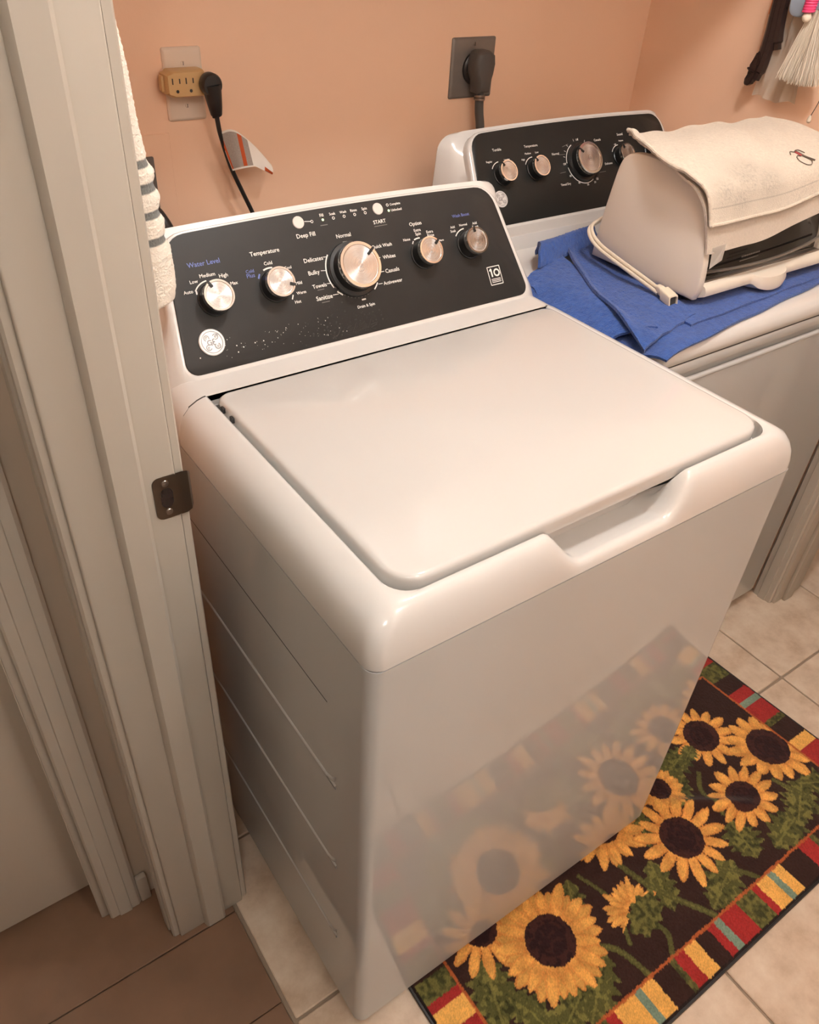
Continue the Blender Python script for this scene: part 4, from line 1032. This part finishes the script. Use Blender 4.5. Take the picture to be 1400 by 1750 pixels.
# ------------------------------------------------------------------ sunflower rug
def rug():
    X0, X1, Y0, Y1 = .103, 1.163, -.284, .236
    st = .0018; nx, ny = int((X1 - X0) / st), int((Y1 - Y0) / st)
    gx, gy = np.meshgrid(np.linspace(X0, X1, nx + 1), np.linspace(Y0, Y1, ny + 1), indexing='ij')
    def vnoise(x, y, sc, seed):
        r = np.random.default_rng(seed); G = r.random((256, 256)); u, v_ = x * sc + 500, y * sc + 500
        i, j = np.floor(u).astype(int), np.floor(v_).astype(int); f, g = u - i, v_ - j; f = f * f * (3 - 2 * f); g = g * g * (3 - 2 * g)
        q = lambda a, b: G[a % 256, b % 256]
        return q(i, j) * (1 - f) * (1 - g) + q(i + 1, j) * f * (1 - g) + q(i, j + 1) * (1 - f) * g + q(i + 1, j + 1) * f * g
    jx = gx + (vnoise(gx, gy, 420, 1) - .5) * .0022; jy = gy + (vnoise(gx, gy, 420, 2) - .5) * .0022
    lin = lambda r, g, b: np.array(srgb(r, g, b)[:3]) * 1.0
    K = dict(bg=lin(52, 32, 28), gold=lin(232, 176, 92), orange=lin(196, 116, 56), disc=lin(42, 22, 24), ring=lin(74, 40, 34), olive=lin(84, 84, 44), dkol=lin(56, 56, 32), ltol=lin(122, 116, 62), red=lin(158, 44, 42), teal=lin(120, 142, 124), black=lin(34, 24, 22), line=lin(176, 92, 48))
    col = np.empty(gx.shape + (3,)); col[:] = K['bg']
    hgt = np.zeros(gx.shape)
    def paint(mask, c, a=1.0): col[mask] = col[mask] * (1 - a) + c * a
    n1 = vnoise(jx, jy, 160, 5); n2 = vnoise(jx, jy, 60, 6); n3 = vnoise(jx, jy, 25, 7)
    def leaf(cx, cy, L_, w_, a):
        c, s = math.cos(math.radians(a)), math.sin(math.radians(a))
        u = ((jx - cx) * c + (jy - cy) * s) / L_; v_ = (-(jx - cx) * s + (jy - cy) * c) / w_
        m_ = (np.abs(u) < 1) & (np.abs(v_) < (1 - u * u) ** .75 * (1 + .25 * np.sin(u * 18 + 3 * n2)))
        paint(m_, K['olive']); paint(m_ & (n1 + .35 * n2 > .82), K['ltol'], .75); paint(m_ & (n1 + .4 * n3 < .42), K['dkol'], .9)
        paint(m_ & (np.abs(v_) < .06), K['ltol'], .7)
    def stem(pts, w_):
        P_ = spline([(*p, 0) for p in pts], 10)
        for a, b in zip(P_, P_[1:]):
            d = np.array((b.x - a.x, b.y - a.y)); L2 = d @ d + 1e-12
            t_ = np.clip(((jx - a.x) * d[0] + (jy - a.y) * d[1]) / L2, 0, 1)
            q = np.hypot(jx - a.x - t_ * d[0], jy - a.y - t_ * d[1]); paint(q < w_, K['olive']); paint(q < w_ * .35, K['ltol'], .5)
    def flower(cx, cy, r, R, seed, n=15, sq=1.0, ang=0., cut=None):
        c, s = math.cos(ang), math.sin(ang)
        u = (jx - cx) * c + (jy - cy) * s; v_ = (-(jx - cx) * s + (jy - cy) * c) / sq
        q = np.hypot(u, v_); th = np.arctan2(v_, u); rr_ = np.random.default_rng(seed)
        for lay in range(2):
            k = n; ph = th / (2 * PI) * k + lay * .5 + rr_.random(); i = np.floor(ph).astype(int) % k; f = ph - np.floor(ph) - .5
            ln = (R - r) * (.72 + .40 * rr_.random(k))[i] * (1. if lay else .96)
            t_ = (q - r * .8) / (ln + r * .2); wd = (.48 if lay else .50) * np.clip(1 - np.clip(t_, 0, 1) ** 2.1, 0, 1) ** .68
            m_ = (t_ < 1) & (np.abs(f) < wd)
            if cut is not None: m_ &= cut(th)
            sh = np.clip(1 - t_, 0, 1); a_ = np.clip(sh * .60 * (.4 + n1), 0, .65)[..., None]
            cc = K['gold'] * (.86 + .3 * n2[..., None]) * (1 - a_) + K['orange'] * a_
            if not lay: cc = cc * .80
            col[m_] = cc[m_]
            e_ = m_ & (np.abs(f) > wd - .09) & (t_ > .1); paint(e_, K['orange'], .45 if lay else .6)
        m_ = q < r * (1 + .05 * (n1 - .5))
        if cut is None or True:
            paint(m_, K['disc']); paint(m_ & (q > r * .62) & (n1 > .35), K['ring'], .6); paint(m_ & (q < r * .5) & (n1 > .62), K['ring'], .4)
    # leaves and stems first, then flowers over them
    for a in ((.215, -.085, .055, .040, 70), (.30, -.185, .050, .030, 20), (.372, -.178, .062, .032, 35), (.43, -.060, .055, .026, 60), (.250, -.15, .05, .028, 100), (.60, -.12, .05, .026, 70), (.70, -.185, .058, .034, 20), (.81, -.148, .042, .036, 75), (.905, -.185, .060, .034, 10),
              (.985, -.16, .055, .034, 30), (1.06, -.16, .05, .03, -30), (.79, -.008, .046, .022, 35), (.84, .045, .05, .03, 10), (.56, .03, .06, .03, 0), (.42, .06, .07, .035, 20), (.7, .1, .07, .035, 30), (.27, .09, .07, .04, 50), (.50, .16, .08, .04, 10), (.9, .16, .06, .03, -20), (.66, -.02, .04, .02, 60)): leaf(*a)
    stem([(.38, -.11), (.44, -.15), (.46, -.215)], .0055); stem([(.24, -.10), (.262, -.16), (.268, -.215)], .006); stem([(.53, -.15), (.54, -.185), (.52, -.215)], .005); stem([(.56, -.04), (.585, -.12), (.64, -.215)], .006); stem([(.70, -.14), (.75, -.19), (.77, -.22)], .005); stem([(.86, .0), (.83, -.03), (.82, -.09)], .005); stem([(.98, -.1), (1.0, -.16), (.99, -.22)], .005); stem([(.48, -.02), (.50, -.09), (.47, -.16)], .004)
    flower(.262, .012, .034, .085, 11); flower(.590, .028, .034, .088, 12); flower(.757, .022, .026, .056, 21, 13)
    flower(.44, .135, .042, .10, 13); flower(.68, .17, .04, .095, 14); flower(.20, .16, .04, .09, 15); flower(.88, .17, .038, .085, 23)
    flower(.945, .060, .043, .083, 16, 14, .92, .5); flower(1.046, -.041, .047, .092, 17); flower(.889, -.088, .042, .086, 18, 14, .80, .2)
    flower(.355, -.076, .046, .104, 19); flower(.710, -.077, .044, .098, 20)
    # side-on bud: petals above a green cup
    flower(.522, -.122, .010, .060, 22, 15, .95, .35, cut=lambda th: (th > -.5) & (th < 3.3))
    u = (jx - .533) * .94 + (jy + .140) * .34; v_ = -(jx - .533) * .34 + (jy + .140) * .94
    mk = (np.hypot(u / .044, (v_ - .0) / .027) < 1 + .12 * np.sin(np.arctan2(v_, u) * 9)); paint(mk, K['olive']); paint(mk & (n1 > .55), K['ltol'], .6); paint(mk & (n1 < .3), K['dkol'], .8)
    leaf(.884, .045, .022, .018, 20)
    # striped border
    fb = {'g': 'olive', 'r': 'red', 'o': 'gold', 't': 'teal', 'k': 'bg'}
    F_ = [(.10, 'o'), (.15, 'r'), (.165, 't'), (.18, 'r'), (.215, 'k'), (.262, 'o'), (.29, 'r'), (.30, 'g'), (.345, 'r'), (.365, 'o'), (.414, 't'), (.430, 'o'), (.460, 'k'), (.504, 'g'), (.516, 'r'), (.541, 'o'), (.572, 'k'), (.606, 'r'), (.624, 't'), (.641, 'r'), (.688, 'g'), (.735, 'r'), (.750, 'o'), (.784, 't'), (.799, 'o'), (.823, 'k'), (.884, 'r'), (.922, 'g'), (.935, 'k'), (.965, 'o'), (1.0, 'r'), (1.015, 't'), (1.03, 'r'), (1.07, 'g'), (1.2, 'g')]
    R_ = [(-.30, 'r'), (-.25, 'k'), (-.20, 'o'), (-.16, 't'), (-.145, 'r'), (-.088, 'o'), (-.060, 'k'), (-.012, 'g'), (.003, 'r'), (.053, 't'), (.069, 'r'), (.098, 'k'), (.140, 'g'), (.186, 'r'), (.21, 'k'), (.3, 'k')]
    L_ = [(-.30, 'k'), (-.22, 'r'), (-.18, 'g'), (-.14, 'r'), (-.110, 'r'), (-.092, 'o'), (-.056, 'r'), (-.040, 'g'), (-.004, 'k'), (.04, 'o'), (.08, 'r'), (.1, 'g'), (.15, 'k'), (.3, 'o')]
    def border(mask, coord, tab):
        for (a, k), (b, _) in zip(tab, tab[1:]):
            m_ = mask & (coord >= a) & (coord < b); paint(m_, K[fb[k]])
            if k == 'g': paint(m_ & (n1 > .6), K['ltol'], .55); paint(m_ & (n1 < .3), K['dkol'], .8)
    inn = (X0 + .072, X1 - .070, Y0 + .066, Y1 - .066)
    border((jy < inn[2]), jx, F_); border(jy > inn[3], jx, F_)
    border((jx > inn[1]) & (jy > Y0 + .02), jy, R_); border((jx < inn[0]) & (jy > Y0 + .0), jy, L_)
    ed = np.minimum(np.minimum(np.abs(jx - inn[0]) + 9 * ((jy < inn[2]) | (jy > inn[3])), np.abs(jx - inn[1]) + 9 * ((jy < inn[2]) | (jy > inn[3]))), np.minimum(np.abs(jy - inn[2]), np.abs(jy - inn[3])) + 9 * ((jx < inn[0]) | (jx > inn[1])))
    paint(ed < .0026, K['line'], .9)
    out = np.minimum(np.minimum(jx - X0, X1 - jx), np.minimum(jy - Y0, Y1 - jy)); paint(out < .006, K['black'])
    # loose-pile mottling in the dye itself
    col *= (.80 + .40 * rng.random(gx.shape))[..., None] * (.90 + .2 * n2)[..., None]
    z = .0068 + .0011 * rng.random(gx.shape) + .0006 * n2
    edge = np.minimum(np.minimum(gx - X0, X1 - gx), np.minimum(gy - Y0, Y1 - gy)); z -= .0045 * np.clip(1 - edge / .006, 0, 1) ** 2
    # a soft ruck across the pile beside the washer's corner
    d_ = (gx - .70) * .55 + (gy - .012) * .835; along = (gx - .70) * .835 - (gy - .012) * .55
    z += .017 * np.exp(-(d_ / .016) ** 2) * np.clip((along - .02) / .06, 0, 1) * np.clip((.27 - along) / .10, 0, 1) * (gx > .70)
    wx = gx + (-.05 * gy) * np.clip((gx - .5) / .6, 0, 1)
    V_ = np.stack([wx, gy, z], -1).reshape(-1, 3)
    idx = np.arange(len(V_)).reshape(gx.shape)
    quads = np.stack([idx[:-1, :-1], idx[1:, :-1], idx[1:, 1:], idx[:-1, 1:]], -1).reshape(-1, 4)
    t = empty('sunflower_rug', (.633, -.024, 0), 'sunflower rug with striped border lying in front of the washer', 'rug')
    V_ = V_ - np.array((.633, -.024, 0))
    me = bpy.data.meshes.new('pile')
    me.vertices.add(len(V_)); me.vertices.foreach_set('co', V_.astype(np.float32).ravel())
    me.loops.add(quads.size); me.loops.foreach_set('vertex_index', quads.astype(np.int32).ravel())
    me.polygons.add(len(quads)); me.polygons.foreach_set('loop_start', np.arange(0, quads.size, 4, dtype=np.int32))
    me.update(calc_edges=True); me.validate()
    ca = me.color_attributes.new('Col', 'FLOAT_COLOR', 'POINT')
    c4 = np.ones((len(V_), 4), np.float32); c4[:, :3] = np.clip(col.reshape(-1, 3), 0, 1); ca.data.foreach_set('color', c4.ravel())
    link('pile', me, 'rug', t, True, 180)
    boxo('backing', (X0 - .633 + .001, Y0 + .024 + .001, .0005), (X1 - .633 - .008, Y1 + .024 - .001, .0035), 'black', t)
    bm = bmesh.new()
    k = lambda x, y: (x - .633 - .05 * y * max(0, min(1, (x - .5) / .6)), y + .024, .0035)
    tube(bm, [k(*p) for p in ((X0, Y1), (X0, Y0), (.5, Y0), (X1, Y0), (X1, Y1), (.5, Y1), (X0, Y1))], .0030, 6, False); obj('bound_edge', bm, 'black', t)
rug()
